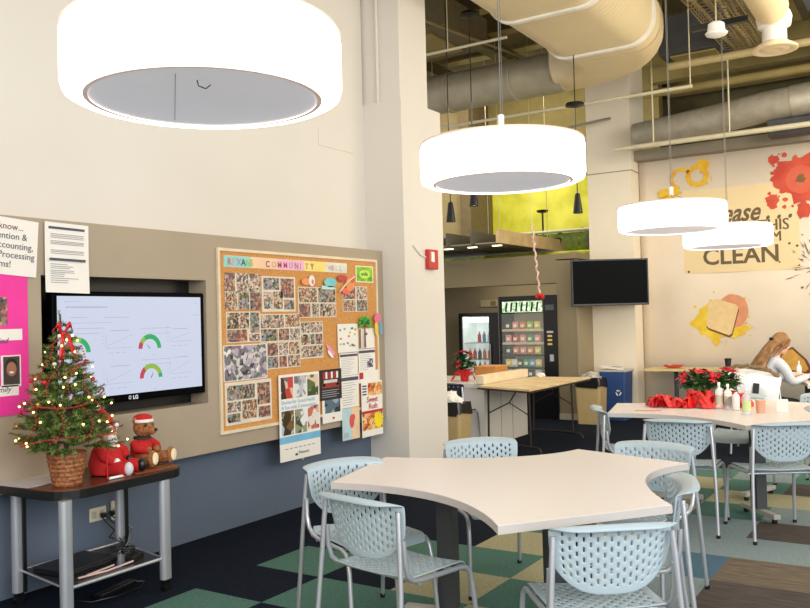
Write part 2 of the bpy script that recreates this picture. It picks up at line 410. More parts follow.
# dark service boxes up among the beams
for x, y, z, sx, sy, sz, c, lb in ((-2.6,11.2,5.1,.8,.6,.5,DARKG,'dark grey air handler box above the pale pipe by the rear pier'),
                                (-1.9,7.6,5.35,1.2,.9,.25,mat('blue_grey_box',(96,100,110),.6),'blue grey ceiling unit between the big duct and the cable tray'),
                                (-5.9,9.4,5.3,1.8,1.2,.4,mat('olive_box',(112,100,70),.7),'olive brown ceiling unit above the grey branch duct'),
                                (-.9,10.2,5.2,.7,1.4,.3,mat('blue_grey_box',(96,100,110),.6),'blue grey ceiling unit behind the ring diffuser')):
    t = empty('ceiling_unit', (x,y,z), 0, lb, 'air unit')
    mb = MB(); mb.box((0,0,0),(sx,sy,sz), bev=.01); mb.build('casing', c, t)
    mb = MB(); mb.box((0,0,-sz/2-.01),(sx*.7,sy*.7,.02)); mb.build('grille', OLIVE, t)
    mb = MB(); [mb.tube([(px*sx*.45,py*sy*.45,sz/2),(px*sx*.45,py*sy*.45,6.2-z)], .008, n=6) for px in (-1,1) for py in (-1,1)]; mb.build('hanger_rod', OLIVE, t)
# ceiling sensor
t = empty('ceiling_sensor', (-1.84,8.80,4.30), 0, 'white round ceiling sensor hanging under the cable tray', 'sensor')
mb = MB(); mb.lathe([(0,0),(.05,0),(.10,.02),(.11,.04),(.085,.06),(.08,.13),(.05,.15),(0,.15)], n=24); mb.build('housing', WHITE, t, smooth=40)
mb = MB(); mb.tube([(0,0,.14),(0,0,.5),(-.3,-.1,1.0),(-.3,-.1,1.78)], .008, n=6); mb.build('drop_rod', PP, t)

# ------------------------------------------------------------------ drum pendants
LAMPW = mat('glowing_drum_diffuser', (255,250,244), .5, emit=3.2, emit_rgb=(255,248,240), noise=0)
LAMPG = mat('glowing_grey_reflector', (206,206,212), .5, noise=.01, emit=.42, emit_rgb=(206,206,214))  # disc emission stands in for light from inside the drum
def drum():
    t = empty('drum_pendant_light', (0,0,0), 0, 'x', 'pendant light', 'drum pendants in a row down the room')
    R_ = .443; hh = .205
    mb = MB(); mb.lathe([(R_*.815,.012),(R_*.82,.0),(R_*.93,.0),(R_*.985,.012),(R_,.035),(R_,hh-.02),(R_*.985,hh)], n=96); mb.build('drum_shade', LAMPW, t, smooth=180)
    mb = MB(); mb.lathe([(R_*.985,hh),(R_*1.0,hh+.004),(R_*.99,hh+.014),(R_*.9,hh+.016),(0,hh+.016)], n=96); mb.build('top_cover', mat('pink_cream_rim', (232,214,200), .5), t, smooth=60)
    mb = MB(); mb.lathe([(R_*.82,.002),(R_*.80,.006),(0,.006)], n=96); mb.build('reflector_disc', LAMPG, t, smooth=40)
    mb = MB(); mb.lathe([(R_*.815,-.0015),(R_*.848,-.002),(R_*.848,.003),(R_*.815,.003)], n=96); mb.build('inner_rim', mat('rosy_rim', (232,206,196), .4, emit=.25), t)
    mb = MB(); mb.lathe([(0,.30),(.018,.30),(.018,.37),(0,.37)], n=16); mb.build('hub', WHITE, t, smooth=40)
    mb = MB()
    for a in (20,140,260): mb.tube([(0,0,.31),(.36*cos(radians(a)),.36*sin(radians(a)),hh+.015)], .0025, n=5)
    mb.tube([(0,0,.37),(0,0,3.92)], .003, n=6); mb.tube([(.010,0,.37),(.010,0,3.92)], .0018, n=6); mb.build('suspension_cable', mat('cable_grey', (120,116,108), .5), t)
    mb = MB(); mb.lathe([(0,3.9),(.06,3.9),(.06,3.93),(0,3.93)], n=20); mb.build('canopy', WHITE, t)
    return t
LP = [(-2.000,1.950,'largest glowing drum pendant, hanging nearest over the corner by the television wall'),
      (-1.988,4.110,'glowing drum pendant hanging over the front star-shaped table'),
      (-1.915,7.206,'third glowing drum pendant, hanging over the table with poinsettias'),
      (-1.893,9.261,'smallest glowing drum pendant, hanging before the CLEAN sign')]
d0 = drum()
for k, (x, y, lb) in enumerate(LP):
    o = d0 if k == 0 else dup(d0, (0,0,0), 0)
    o.location = (x, y, (2.275,2.268,2.235,2.215)[k]); o.rotation_euler[2] = .5 if k else 0; o['label'] = lb
# a small hook on the first lamp's disc and its seam
mb = MB(); mb.tube([(.135,-.165,.006),(.14,-.165,-.012),(.155,-.15,-.020),(.165,-.14,-.008)], .002, n=6); mb.build('hook', DARKG, d0)
mb = MB(); mb.tube([(.135,-.25,.0055),(-.295,.135,.0055)], .0009, n=4); mb.build('seam', DARKG, d0)

# small cone pendants
def cone_lamp(x, y, z, lb, top=6.15, canz=None):
    t = empty('cone_pendant_light', (x,y,z), 0, lb, 'pendant light', 'small black cone pendants')
    mb = MB(); mb.lathe([(.0,.225),(.022,.225),(.03,.2),(.055,.0),(.05,.0),(.025,.19),(0,.19)], n=20); mb.build('shade', BLACK, t, smooth=40)
    mb = MB(); mb.lathe([(0,.012),(.047,.012)], n=16); mb.build('bulb', mat('small_bulb', (255,240,210), .4, emit=3), t)
    mb = MB(); mb.tube([(0,0,.22),(0,0,top-z)], .006, n=6); mb.build('cord', BLACK, t)
    cz = (canz or top)-z
    mb = MB(); mb.lathe([(0,cz+.04),(.1,cz+.03),(.11,cz),(0,cz-.02)], n=20); mb.build('canopy', BLACK, t, smooth=40)
cone_lamp(-4.661,8.276,2.627,'small black cone pendant beside the pier with the fire alarm')
cone_lamp(-4.435,8.417,2.80,'small black cone pendant half hidden behind the front drum lamp', canz=4.97)
cone_lamp(-3.449,9.052,2.69,'small black cone pendant beside the rear cream pier', top=4.49, canz=3.91)

# ------------------------------------------------------------------ hanging baffle ceiling over the alcove
cb = empty('baffle_ceiling', (-5.45,11.03,2.55), 0, 'suspended grey baffle ceiling with a maple end fin before the alcove', 'ceiling baffle')
BG = mat('baffle_grey', (96,92,80), .6, noise=.03)
mb = MB(); mb.b2(-.02,.02,.0,2.55,.07,.27); mb.build('maple_fin', MAPLE, cb)
for k in range(1,7):
    x = -.42*k
    mb = MB(); mb.b2(x-.02,x+.02,-.12*k*0,2.4,.07,.27); mb.build('fin', BG, cb)
    mb = MB(); mb.b2(x+.03,x+.39,.05,2.3,.07,.09); mb.build('tray_panel', mat('baffle_tray', (150,142,120), .6), cb)
    mb = MB(); mb.b2(x+.16,x+.30,.35,.41,.055,.07); mb.build('light_strip', mat('strip_glow', (255,240,200), .5, emit=2.5), cb)
mb = MB()
for x in (-.1,-1.2,-2.2):
    for y in (.3,2.1): mb.tube([(x,y,.27),(x,y,3.6)], .005, n=5)
mb.build('suspension_wire', PP, cb)
mb = MB(); mb.b2(-2.6,.02,2.35,2.42,.22,.3); mb.build('carrier_rail', BLACK, cb)
# garland hanging from the baffle
t = empty('tinsel_garland', (-4.86,10.95,2.85), 0, 'thin white tinsel garland with a red ornament hanging before the vending machine', 'garland')
mb = MB(); mb.tube([(.09*k/24+.012*sin(k*1.9), .012*cos(k*1.9), -1.0*k/24) for k in range(25)], [.012+.005*(k%2) for k in range(25)], n=6)
mb.build('tinsel', mat('pinkish_white_tinsel', (232,196,186), .5, noise=.2, nscale=60), t)
mb = MB(); mb.tube([(0,0,0),(0,0,2.87)], .003, n=4); mb.build('string', PP, t)
mb = MB(); mb.ball((.09,0,-1.02), .035, (1.5,1,.8)); mb.ball((.05,0,-1.04), .03, (1,1,1.2)); mb.ball((.13,0,-1.05), .03, (1,1,1.2)); mb.build('ornament', RED, t, smooth=60)
# far glazed balcony bits
t = empty('balcony_rail', (-7.3,14.4,2.45), 0, 'pale handrail and posts of the far yellow gallery', 'railing')
mb = MB(); mb.tube([(-2.4,0,.62),(2.6,0,.62)], .03, n=8); mb.build('handrail', mat('pale_rail', (212,208,180), .5), t)
for x in (-2,-1,0,1,2):
    mb = MB(); mb.tube([(x,0,0),(x,0,.62)], .018, n=6); mb.build('post', DARKG, t)
mb = MB(); mb.b2(-2.4,2.6,-.008,.008,.02,.58); mb.build('glass_panel', mat('green_glass', (120,140,30), .1, noise=.3, nscale=6, rgb2=(60,80,20), alpha=.75), t)
mb = MB(); mb.tube([(-6.63,13.0,2.55),(-4.62,13.0,2.53)], .055, n=14); tag(mb.build('yellow_pipe', mat('yellow_green_pipe', (196,196,50), .4, rgb2=(140,140,24), nscale=5), smooth=60), 'yellow green pipe lying along the top of the alcove soffit', 'pipe')
t = empty('floor_lamp', (-6.6,15.4,2.45), 0, 'thin dark lamp post standing before the yellow gallery wall', 'lamp')
mb = MB(); mb.tube([(0,0,0),(0,0,1.1)], .018, n=6); mb.build('post', BLACK, t)
mb = MB(); mb.lathe([(0,1.1),(.10,1.12),(.12,1.16),(0,1.18)], n=14); mb.build('head', BLACK, t)
for k, (x, y, s) in enumerate(((-6.0,14.8,.20),(-5.5,14.9,.24),(-6.35,15.2,.12))):
    t = empty('gallery_plant', (x,y,2.45), 0, ['bushy plant in the yellow gallery, middle one','bushy plant in the yellow gallery beside the rear pier','smallest bushy plant in the yellow gallery by the lamp post'][k], 'plant')
    mb = MB(); mb.lathe([(0,0),(.06,0),(.08,.14),(0,.14)], n=12); mb.build('pot', BLACK, t)
    mb = MB()
    rr = random.Random(k)
    for q in range(60):
        c = V((rr.gauss(0,s*.5), rr.gauss(0,s*.4), .3+s+rr.gauss(0,s*.45))); d = V((rr.uniform(-1,1),rr.uniform(-1,1),rr.uniform(-1,1))).normalized()*.06; e = d.orthogonal().normalized()*.02
        mb.quad(c-d, c+e, c+d, c-e)
    mb.tube([(0,0,.14),(0,0,.3+s)], .012, n=5)
    mb.build('foliage', LEAF, t)

# ------------------------------------------------------------------ things on the left wall
PHT = [[(48,40,40),(100,74,62),(196,150,124),(150,120,104),(84,80,92),(150,70,60)],
       [(44,44,40),(110,86,70),(206,166,140),(130,130,120),(214,200,184),(70,78,96)],
       [(56,38,34),(150,96,64),(206,166,134),(96,96,74),(204,188,170),(44,40,42)],
       [(206,196,186),(76,62,58),(186,142,116),(140,146,160),(100,112,76),(50,44,46)]]
PH = [photo_mat('snapshot_print_%d' % k, k*1.3+.4, PHT[k % 4], scale=44+8*(k % 3)) for k in range(8)]
def sheet(name, label, cat, r, m=PAPER, group=None, rot=0, x=-4.383, curl=0, t=.002):
    """a sheet flat on the left wall; r=(y0,z0,y1,z1). origin at its centre"""
    yc, zc = (r[0]+r[2])/2, (r[1]+r[3])/2; w, h = r[2]-r[0], r[3]-r[1]
    root = empty(name, (x,yc,zc), 0, label, cat, group)
    root.rotation_euler = (rot,0,0)
    mb = MB()
    if curl:
        mb.grid(lambda u, v: (.001+curl*(1-v)**2, (u-.5)*w, (v-.5)*h), 2, 8)
    else: mb.box((t/2,0,0),(t,w,h))
    mb.build('paper', m, root, mods=[('SOLIDIFY', dict(thickness=.0012))] if curl else ())
    return root, w, h
def patch(root, w, h, r, m, name='photo_print', x=.003):
    """r fractions (u0,v0,u1,v1) of the sheet, v up"""
    y0, y1 = (r[0]-.5)*w, (r[2]-.5)*w; z0, z1 = (r[1]-.5)*h, (r[3]-.5)*h
    mb = MB(); mb.b2(x-.0012,x+.0006,y0,y1,z0,z1); return mb.build(name, m, root)
def wtext(root, body, size, y, z, m, name='lettering', x=.004, **k):
    return text_mesh(name, body, size, Matrix(((0,0,1,x),(1,0,0,y),(0,1,0,z),(0,0,0,1))), m, root, ext=.0004, **k)

# television
tv = empty('wall_television', (-4.40,3.631,1.065), 0, 'black television in the wall recess showing a dashboard of gauges', 'television')
TWd, THt = 1.20, .70
mb = MB(); mb.box((-.035,0,THt/2),(.06,TWd,THt), bev=.006); mb.build('bezel', BLACKG, tv)
mb = MB(); mb.b2(-.004,-.001,-TWd/2+.032,TWd/2-.034,.048,THt-.03)
scr = mb.build('screen', mat('bluish_white_screen', (14,14,16), .4, emit=.86, emit_rgb=(216,224,246), noise=0), tv)
def sc(u, v):  # screen fraction → (y,z)
    return (-TWd/2+.032+u*(TWd-.066), .048+v*(THt-.078))
def arc(mb, cy, cz, r0_, r1_, a0, a1):
    n = max(3, int(abs(a1-a0)/8))
    for k in range(n):
        a, b = radians(a0+(a1-a0)*k/n), radians(a0+(a1-a0)*(k+1)/n)
        mb.quad((0,cy+r0_*cos(a),cz+r0_*sin(a)),(0,cy+r1_*cos(a),cz+r1_*sin(a)),(0,cy+r1_*cos(b),cz+r1_*sin(b)),(0,cy+r0_*cos(b),cz+r0_*sin(b)))
GE = lambda n, c: mat(n, (14,14,16), .5, emit=.9, emit_rgb=c, noise=0)
GR, GL, GRD, GK, GLN = GE('gauge_green',(30,176,104)), GE('gauge_lime',(150,190,70)), GE('gauge_red',(200,60,84)), GE('gauge_needle',(60,70,110)), GE('graph_line',(176,184,204))
for nm, (u, v), segs, nd in (('gauge',(.115,.45),((180,130,GRD),(130,70,GL),(70,0,GR)),60),('gauge',(.60,.455),((180,150,GRD),(150,120,GL),(120,0,GR)),135),('gauge',(.605,.145),((180,130,GRD),(130,20,GL),(20,0,GR)),65)):
    y, z = sc(u, v); segs = list(segs)
    mb = MB(); mi = 0; ms = []
    for a0, a1, m in segs:
        mb.mi = len(ms); ms.append(m); arc(mb, y, z, .062, .094, a0, a1)
    mb.mi = len(ms); ms.append(GK); a = radians(nd)
    mb.quad((0,y+.004,z),(0,y-.004,z),(0,y+.04*cos(a)-.001,z+.04*sin(a)),(0,y+.04*cos(a)+.001,z+.04*sin(a)))
    mb.build('gauge', ms, scr, loc=(.0005,0,0))
for (u0, v0, u1, v1) in ((.30,.43,.48,.67),(.75,.47,.92,.67),(.30,.07,.48,.31),(.75,.12,.92,.36)):
    mb = MB()
    y0, z0 = sc(u0, v0); y1, z1 = sc(u1, v1)
    def seg(a, b, t=.0022):
        d = V((0,b[0]-a[0],b[1]-a[1])).normalized(); n = V((0,-d.z,d.y))*t/2
        A, B = V((0,a[0],a[1])), V((0,b[0],b[1])); mb.quad(A-n, B-n, B+n, A+n)
    seg((y0,z0+.03),(y1,z0+.03)); seg((y0,z0+.03),(y0,z1-.03)); seg((y0+.01,z0+.045),(y1-.01,z1-.04)); seg((y0+.03,z1-.01),(y1-.03,z1-.01),.004)
    for k in range(5): seg((y0-.03,z0+.04+k*.022),(y0-.015,z0+.04+k*.022))
    for k in range(3): seg((y0+.02+k*.05,z0),(y0+.05+k*.05,z0),.003)
    mb.build('chart', GLN, scr, loc=(.0005,0,0))
mb = MB()
for (u, v, w, t) in ((.05,.885,.26,.009),(.04,.945,.10,.003),(.08,.79,.10,.004),(.29,.785,.17,.004),(.93,.80,.05,.004),(.08,.735,.26,.003),(.07,.68,.22,.004),(.10,.63,.16,.004),(.54,.665,.22,.004),(.56,.61,.20,.003),(.54,.335,.22,.004),(.56,.285,.2,.003),(.95,.93,.02,.004),(.62,.385,.03,.003),(.62,.02,.03,.003)):
    y, z = sc(u, v); L = w*(TWd-.066)
    rr = random.Random(int(u*1000+v*77)); mb = MB()
    yy = y
    while yy < y+L:
        s = rr.uniform(.006,.02); mb.quad((0,yy,z),(0,min(yy+s,y+L),z),(0,min(yy+s,y+L),z+t),(0,yy,z+t)); yy += s+.004
    mb.build('text_line', GLN, scr, loc=(.0005,0,0))
t2 = text_mesh('logo', 'LG', .034, Matrix(((0,0,1,-.0035),(1,0,0,-.03),(0,1,0,.012),(0,0,0,1))), mat('logo_grey', (220,220,224), .4, emit=.3), tv, bold=.001)
mb = MB(); arc(mb, -.052, .024, .008, .0115, 0, 330); mb.quad((0,-.052,.030),(0,-.050,.030),(0,-.050,.020),(0,-.052,.020)); mb.build('logo_ring', mat('logo_grey',(220,220,224)), tv, loc=(-.0035,0,0))

# wall sockets
for k, (y, z, lb) in enumerate(((3.44,.357,'cream double wall socket with black plugs above the cart shelf'),(3.60,.355,'taller cream wall plate beside the socket behind the cart'))):
    t = empty('wall_socket', (-4.569,y,z), 0, lb, 'socket', 'wall plates behind the cart')
    mb = MB(); mb.box((.004,0,0),(.008,.125 if k == 0 else .12,.085 if k == 0 else .125), bev=.003); mb.build('cover_plate', mat('ivory_plastic', (226,216,190), .4), t)
    for s in (-1,1):
        mb = MB(); mb.box((.009,s*.03,0),(.004,.035,.045), bev=.002); mb.build('outlet', mat('ivory_dark', (190,180,156), .4), t)
# red fire alarm
t = empty('fire_alarm', (-4.143,6.92,2.108), 0, 'small red fire alarm with a white strobe on the cream pier', 'alarm')
mb = MB(); mb.box((.025,0,0),(.05,.17,.19), bev=.008); mb.build('housing', mat('alarm_red', (196,52,36), .4), t)
mb = MB(); mb.box((.055,-.035,.02),(.025,.05,.10), bev=.008); mb.build('strobe', WHITE, t)
mb = MB(); mb.tube([(.008,-.08,.02),(.008,-.18,.04),(.008,-.26,.09),(.008,-.30,.12)], .009, n=8); mb.build('surface_conduit', WALL, t, smooth=60)

# papers and pink poster left of the TV
r_, w, h = sheet('notice_poster', 'hot pink poster with portrait snapshots, on the taupe panel left of the television', 'poster', (2.10,1.068,2.861,1.90), mat('hot_pink_card', (238,52,156), .6, noise=.03))
for rr_, m, nm in (((.72,.60,.835,.79),PH[0],'snapshot'),((.78,.19,.935,.40),mat('snapshot_border',(240,234,228)),'snapshot')):
    p = patch(r_, w, h, rr_, m, nm)
mb = MB(); mb.b2(.0045,.006,.225,.322,-.245,-.09); pm = mb.build('portrait', mat('portrait_backdrop', (70,60,56), .5, noise=.2), r_)
# the small portrait: head, hair, shoulders as flat shapes
def disc(mb, y, z, ry, rz_, x, n=20):
    mb._f([mb.bm.verts.new(V((x, y+ry*cos(2*pi*k/n), z+rz_*sin(2*pi*k/n)))) for k in range(n)])
mb = MB(); disc(mb, .272, -.14, .036, .042, .0065); mb.build('hair', mat('black_hair_print', (22,18,18)), pm)
mb = MB(); disc(mb, .272, -.160, .030, .040, .007); mb.build('face', mat('portrait_skin', (160,110,84)), pm)
mb = MB(); disc(mb, .272, -.178, .014, .006, .0075); mb.build('smile', mat('smile_white', (236,230,226)), pm)
patch(r_, w, h, (.60,.50,.95,.575), PAPER, 'caption_strip'); patch(r_, w, h, (.58,.13,.915,.20), PAPER, 'caption_strip')
wtext(r_, 'Kind', .045, .17, -.015, INK, x=.005, shear=.3); wtext(r_, 'Emily', .045, .17, -.285, INK, x=.005, shear=.3)
r_, w, h = sheet('printed_notice', 'white sign reading Retention & Accounting, tilted over the pink poster', 'sign', (2.12,1.865,2.925,2.185), PAPER, rot=-.07, x=-4.378)
for k, (s, y, c) in enumerate((('to know...',.06,mat('maroon_ink',(120,60,66))),('Retention &',.06,INK),('Accounting,',.12,INK),('and Processing',.07,INK),('Teams!',-.04,INK))):
    wtext(r_, s, .052, (.31,.335,.375,.385,.245)[k], .095-k*.053, c, align='RIGHT')
r_, w, h = sheet('printed_notice', 'white page with two dark heading bars hanging over the television corner', 'notice', (2.969,1.752,3.265,2.165), PAPER, rot=-.02, x=-4.376, curl=.012)
for z, t_ in ((.905,.035),(.455,.035)): patch(r_, w, h, (.08,z,.90,z+t_), INK, 'heading_bar', x=.014 if z < .5 else .004)
mb = MB(); rr = random.Random(3)
for z in (.83,.805,.78,.73,.71,.69,.60,.58,.555,.40,.37,.345,.31,.285,.26,.23,.20,.17,.14):
    a, b = (.12,.88) if z > .5 else (.11,.4+rr.random()*.4); v = z
    mb.quad((.004+.012*(1-v)**2,(a-.5)*w,(v-.5)*h),(.004+.012*(1-v)**2,(b-.5)*w,(v-.5)*h),(.004+.012*(1-v)**2,(b-.5)*w,(v+.009-.5)*h),(.004+.012*(1-v)**2,(a-.5)*w,(v+.009-.5)*h))
mb.build('text_lines', INKP, r_)

# cork board with everything pinned on it
ck = empty('cork_board', (-4.386,5.37,1.42), 0, 'cork bulletin board in a cream frame on the taupe panel', 'bulletin board')
CY0, CY1, CZ0, CZ1 = -1.005, .965, -.648, .652
mb = MB(); mb.b2(0,.008,CY0,CY1,CZ0,CZ1); mb.build('cork_sheet', mat('cork', (214,156,88), .85, nscale=90, rgb2=(190,130,66)), ck)
mb = MB(); f = .022
mb.b2(0,.018,CY0-f,CY1+f,CZ1,CZ1+f); mb.b2(0,.018,CY0-f,CY1+f,CZ0-f,CZ0); mb.b2(0,.018,CY0-f,CY0,CZ0,CZ1); mb.b2(0,.018,CY1,CY1+f,CZ0,CZ1)
mb.build('board_frame', mat('cream_frame', (232,214,182), .4), ck)
PX = -4.377
r_, w, h = sheet('letter_banner', "long paper strip reading COMMUNITY in pastel colours along the top of the cork board", 'banner', (4.407,1.958,5.897,2.042), PAPER, x=PX)
for u0, u1, c in ((0,.19,(150,214,206)),(.19,.40,(250,206,168)),(.40,.61,(246,184,200)),(.61,.80,(248,222,120)),(.80,1,(226,228,214))):
    patch(r_, w, h, (u0,.02,u1,.98), mat('strip_%d' % int(u0*100), c), 'colour_block', x=.0025)
cs = [(200,90,110),(214,170,160),(170,150,190),(60,80,90),(150,210,60),(200,180,120),(230,150,90)]
def spread(txt, y0, dy, size, cl):
    for k, ch in enumerate(txt):
        if ch != ' ': wtext(r_, ch, size, y0+k*dy, -.026, mat('letter_%d' % (cl(k)), cs[cl(k)]), name='letter', x=.0045, bold=.001)
spread("REXANS", -.71, .048, .07, lambda k: k % 7)
cs += [(90,80,90),(200,100,150),(180,110,170)]
spread('COMMUNITY', -.30, .068, .066, lambda k: (7,1,8,8,2,9,2,9,7)[k])
spread('WALL', .47, .055, .062, lambda k: 1)
# snapshot collages: (name of what is on it, rect, cells)
CO = [('snapshot collage of six group photos, top left on the cork board',(4.409,1.643,4.793,1.916),[(0,.5,.28,1),(.33,.5,1,1),(0,.0,.33,.47),(.36,0,.66,.47),(.69,0,1,.47),(.0,.47,1,.5)]),
      ('framed snapshot collage right of the top left collage',(4.805,1.628,5.199,1.903),[(.05,.62,.5,.95),(.55,.4,.95,.95),(.05,.08,.3,.55),(.33,.08,.6,.57),(.64,.06,.95,.34)]),
      ('snapshot collage with a large crowd photo, second row at the left edge of the cork',(4.421,1.403,4.775,1.631),[(.02,.45,.66,.97),(.70,.3,.98,.97),(.02,.03,.6,.42),(.66,.03,.98,.26)]),
      ('wide snapshot collage of five photos in the middle of the cork board',(4.775,1.394,5.248,1.610),[(.02,.5,.58,.97),(.62,.52,.98,.97),(.02,.04,.42,.46),(.45,.04,.7,.46),(.73,.04,.98,.46)]),
      ('snapshot collage of four rows beside the gap in the cork',(4.847,1.185,5.240,1.392),[(.02,.5,.32,.97),(.36,.5,.62,.97),(.66,.5,.98,.97),(.02,.04,.32,.46),(.36,.04,.58,.46),(.62,.04,.98,.46)]),
      ('white snapshot collage with outdoor groups, bottom left on the cork board',(4.393,.806,4.889,1.116),[(.04,.58,.62,.92),(.68,.40,.96,.92),(.04,.30,.32,.54),(.35,.10,.66,.54),(.04,.06,.30,.26),(.70,.08,.96,.34)]),
      ('snapshot collage of four photos under the paper cupcake',(5.231,1.576,5.732,1.828),[(.02,.5,.48,.97),(.52,.5,.98,.97),(.02,.03,.3,.46),(.34,.03,.52,.46),(.55,.03,.98,.46)]),
      ('narrow snapshot collage stacked three high in the cork centre',(5.245,1.243,5.541,1.544),[(.04,.70,.96,.98),(.04,.38,.40,.66),(.44,.38,.62,.66),(.66,.38,.96,.66),(.04,.04,.96,.34)]),
      ('snapshot collage of four photos below the lime green card',(5.828,1.621,6.194,1.845),[(.02,.5,.5,.97),(.56,.5,.98,.97),(.02,.03,.5,.46),(.56,.03,.98,.46)])]
for q, (lb, r, cells) in enumerate(CO):
    r_, w, h = sheet('photo_collage', lb, 'photo collage', r, mat('collage_card',(228,216,196)), 'snapshot collages on the cork board', x=PX)
    for k, c in enumerate(cells): patch(r_, w, h, c, PH[(q*3+k) % 8], 'snapshot', x=.0035)
r_, w, h = sheet('crowd_photograph', 'single large photograph of a crowd outdoors, left side of the cork board', 'photograph', (4.385,1.124,4.846,1.387), PAPER, x=PX)
patch(r_, w, h, (.015,.02,.985,.98), photo_mat('crowd_print', 3.3, [(50,46,60),(120,112,120),(176,160,176),(206,196,196),(90,110,90),(230,220,214)], 26), 'snapshot')
# volunteer calendar poster, hanging off the board
r_, w, h = sheet('calendar_poster', 'tall white poster with six photos and a blue band, hanging below the cork board', 'poster', (4.953,.455,5.454,1.133), PAPER, x=-4.36, rot=0)
for k, c in enumerate(((.05,.72,.34,.97),(.37,.72,.66,.97),(.69,.72,.97,.97),(.05,.30,.34,.58),(.37,.30,.66,.58),(.69,.32,.97,.60))):
    tn = [[(30,120,130),(200,60,50),(226,180,150),(60,40,36)],[(220,220,216),(150,150,150),(190,190,196),(110,110,120)],[(200,190,80),(90,110,60),(226,196,170),(60,80,40)],
          [(170,190,210),(120,90,50),(60,50,30),(190,170,120)],[(190,200,206),(70,80,50),(150,150,120),(230,230,230)],[(226,170,140),(150,80,60),(230,220,210),(200,110,90)]][k]
    patch(r_, w, h, c, photo_mat('calendar_print_%d' % k, k*2.1, tn, 14), 'photo')
BAND = mat('sky_blue_band', (120,186,220), .6)
patch(r_, w, h, (.0,.205,1,.285), BAND, 'blue_band')
wtext(r_, 'Stories for Good Health', .042, -.225, .108, BAND); wtext(r_, '& Fun with Communities', .042, -.225, .066, BAND)
for k in range(7): patch(r_, w, h, (.12+k*.11,.135,.19+k*.11,.145), INKP, 'text_line')
wtext(r_, 'Pinterest', .035, -.03, -.30, INK); patch(r_, w, h, (.36,.045,.42,.07), INK, 'emblem')
mb = MB(); mb.prism([(-.02,0),(.02,0),(.0,-.02)], 0, .003, Matrix(((0,0,1,.0),(1,0,0,.02),(0,1,0,-.338),(0,0,0,1)))); mb.build('hook_tab', CHROME, r_)
# black and red flyer
r_, w, h = sheet('event_flyer', 'dark flyer with a red striped awning and a car front, beside the tall poster', 'flyer', (5.459,.883,5.765,1.138), mat('flyer_dark', (44,30,30)), x=-4.364)
for k in range(6): patch(r_, w, h, (.16+k*.12,.70,.24+k*.12,.92), mat('awning_red',(190,40,44)) if k % 2 == 0 else PAPER, 'awning_stripe')
patch(r_, w, h, (.14,.40,.88,.56), mat('car_maroon',(150,56,44)), 'car_front'); patch(r_, w, h, (.2,.56,.8,.66), mat('car_screen',(214,206,196)), 'windscreen')
patch(r_, w, h, (.16,.46,.26,.54), PAPER, 'headlamp'); patch(r_, w, h, (.76,.46,.86,.54), PAPER, 'headlamp')
for k in range(4): patch(r_, w, h, (.12,.30-k*.07,.86-.1*(k%2),.325-k*.07), INKP, 'text_line')
r_, w, h = sheet('polaroid_flyer', 'white flyer with one blue grey photo, below the dark awning flyer', 'flyer', (5.498,.692,5.768,.905), PAPER, x=-4.367)
patch(r_, w, h, (.12,.38,.9,.92), photo_mat('curtain_print', 5.5, [(40,50,60),(90,110,124),(150,170,180),(30,34,40)], 9), 'photo'); patch(r_, w, h, (.5,.12,.6,.2), mat('tiny_red',(190,60,60)), 'mark')
r_, w, h = sheet('doodle_sheet', 'white page with small yellow green doodles on the cork board', 'notice', (5.731,1.269,6.025,1.516), PAPER, x=-4.368)
rr = random.Random(5)
for k in range(16):
    u, v = rr.uniform(.08,.84), rr.uniform(.1,.85); patch(r_, w, h, (u,v,u+.09,v+.07), mat('doodle_%d' % (k%4), [(210,190,70),(120,180,120),(110,150,190),(220,130,90)][k%4]), 'doodle')
def memo(lb, r, hd=True, extra=None, x=-4.369):
    r_, w, h = sheet('printed_notice', lb, 'notice', r, PAPER, x=x)
    if hd: patch(r_, w, h, (.02,.84,.98,.95), INK, 'heading_bar')
    rr = random.Random(int(r[0]*100))
    mb = MB(); v = .76
    while v > .06:
        mb.quad((.0035,(.08-.5)*w,(v-.5)*h),(.0035,(.5+rr.random()*.4-.5)*w,(v-.5)*h),(.0035,(.5+rr.random()*.4-.5)*w,(v+.015-.5)*h),(.0035,(.08-.5)*w,(v+.015-.5)*h)); v -= .075
    mb.build('text_lines', INKP, r_)
    return r_, w, h
memo('memo with a dark heading bar under the doodle page', (5.752,1.07,6.015,1.262))
memo('longer memo with a dark heading bar, above the pale blue card', (5.757,.79,6.02,1.066))
r_, w, h = memo('memo with a dark heading bar and a small plaid square, right of the other memos', (6.028,1.065,6.285,1.285))
patch(r_, w, h, (.5,.25,.86,.6), photo_mat('plaid_print', 7.7, [(60,60,90),(120,120,150),(220,220,226),(90,70,90)], 40), 'plaid_square')
r_, w, h = sheet('printed_notice', 'white page with a brown strip behind the paper palm tree', 'notice', (6.035,1.292,6.285,1.47), PAPER, x=-4.371)
patch(r_, w, h, (.02,.02,.16,.98), mat('brown_strip',(150,100,60)), 'brown_strip'); patch(r_, w, h, (.45,.66,.55,.78), INK, 'dot_mark')
r_, w, h = sheet('snack_flyer', 'tall flyer with orange food photos and a yellow starburst, lowest right', 'flyer', (6.035,.505,6.36,.995), PAPER, x=-4.352)
FOOD = photo_mat('food_print', 9.1, [(150,70,30),(206,120,50),(226,160,90),(240,200,140),(170,50,40)], 26)
patch(r_, w, h, (.30,.74,.98,.97), FOOD, 'food_photo'); patch(r_, w, h, (.02,.12,.98,.42), FOOD, 'food_photo'); patch(r_, w, h, (.0,.42,1,.47), mat('awning_red',(190,40,44)), 'red_band')
for k in range(4): patch(r_, w, h, (.04,.76+k*.05,.24,.785+k*.05), mat('navy_ink',(50,60,110)), 'text_line')
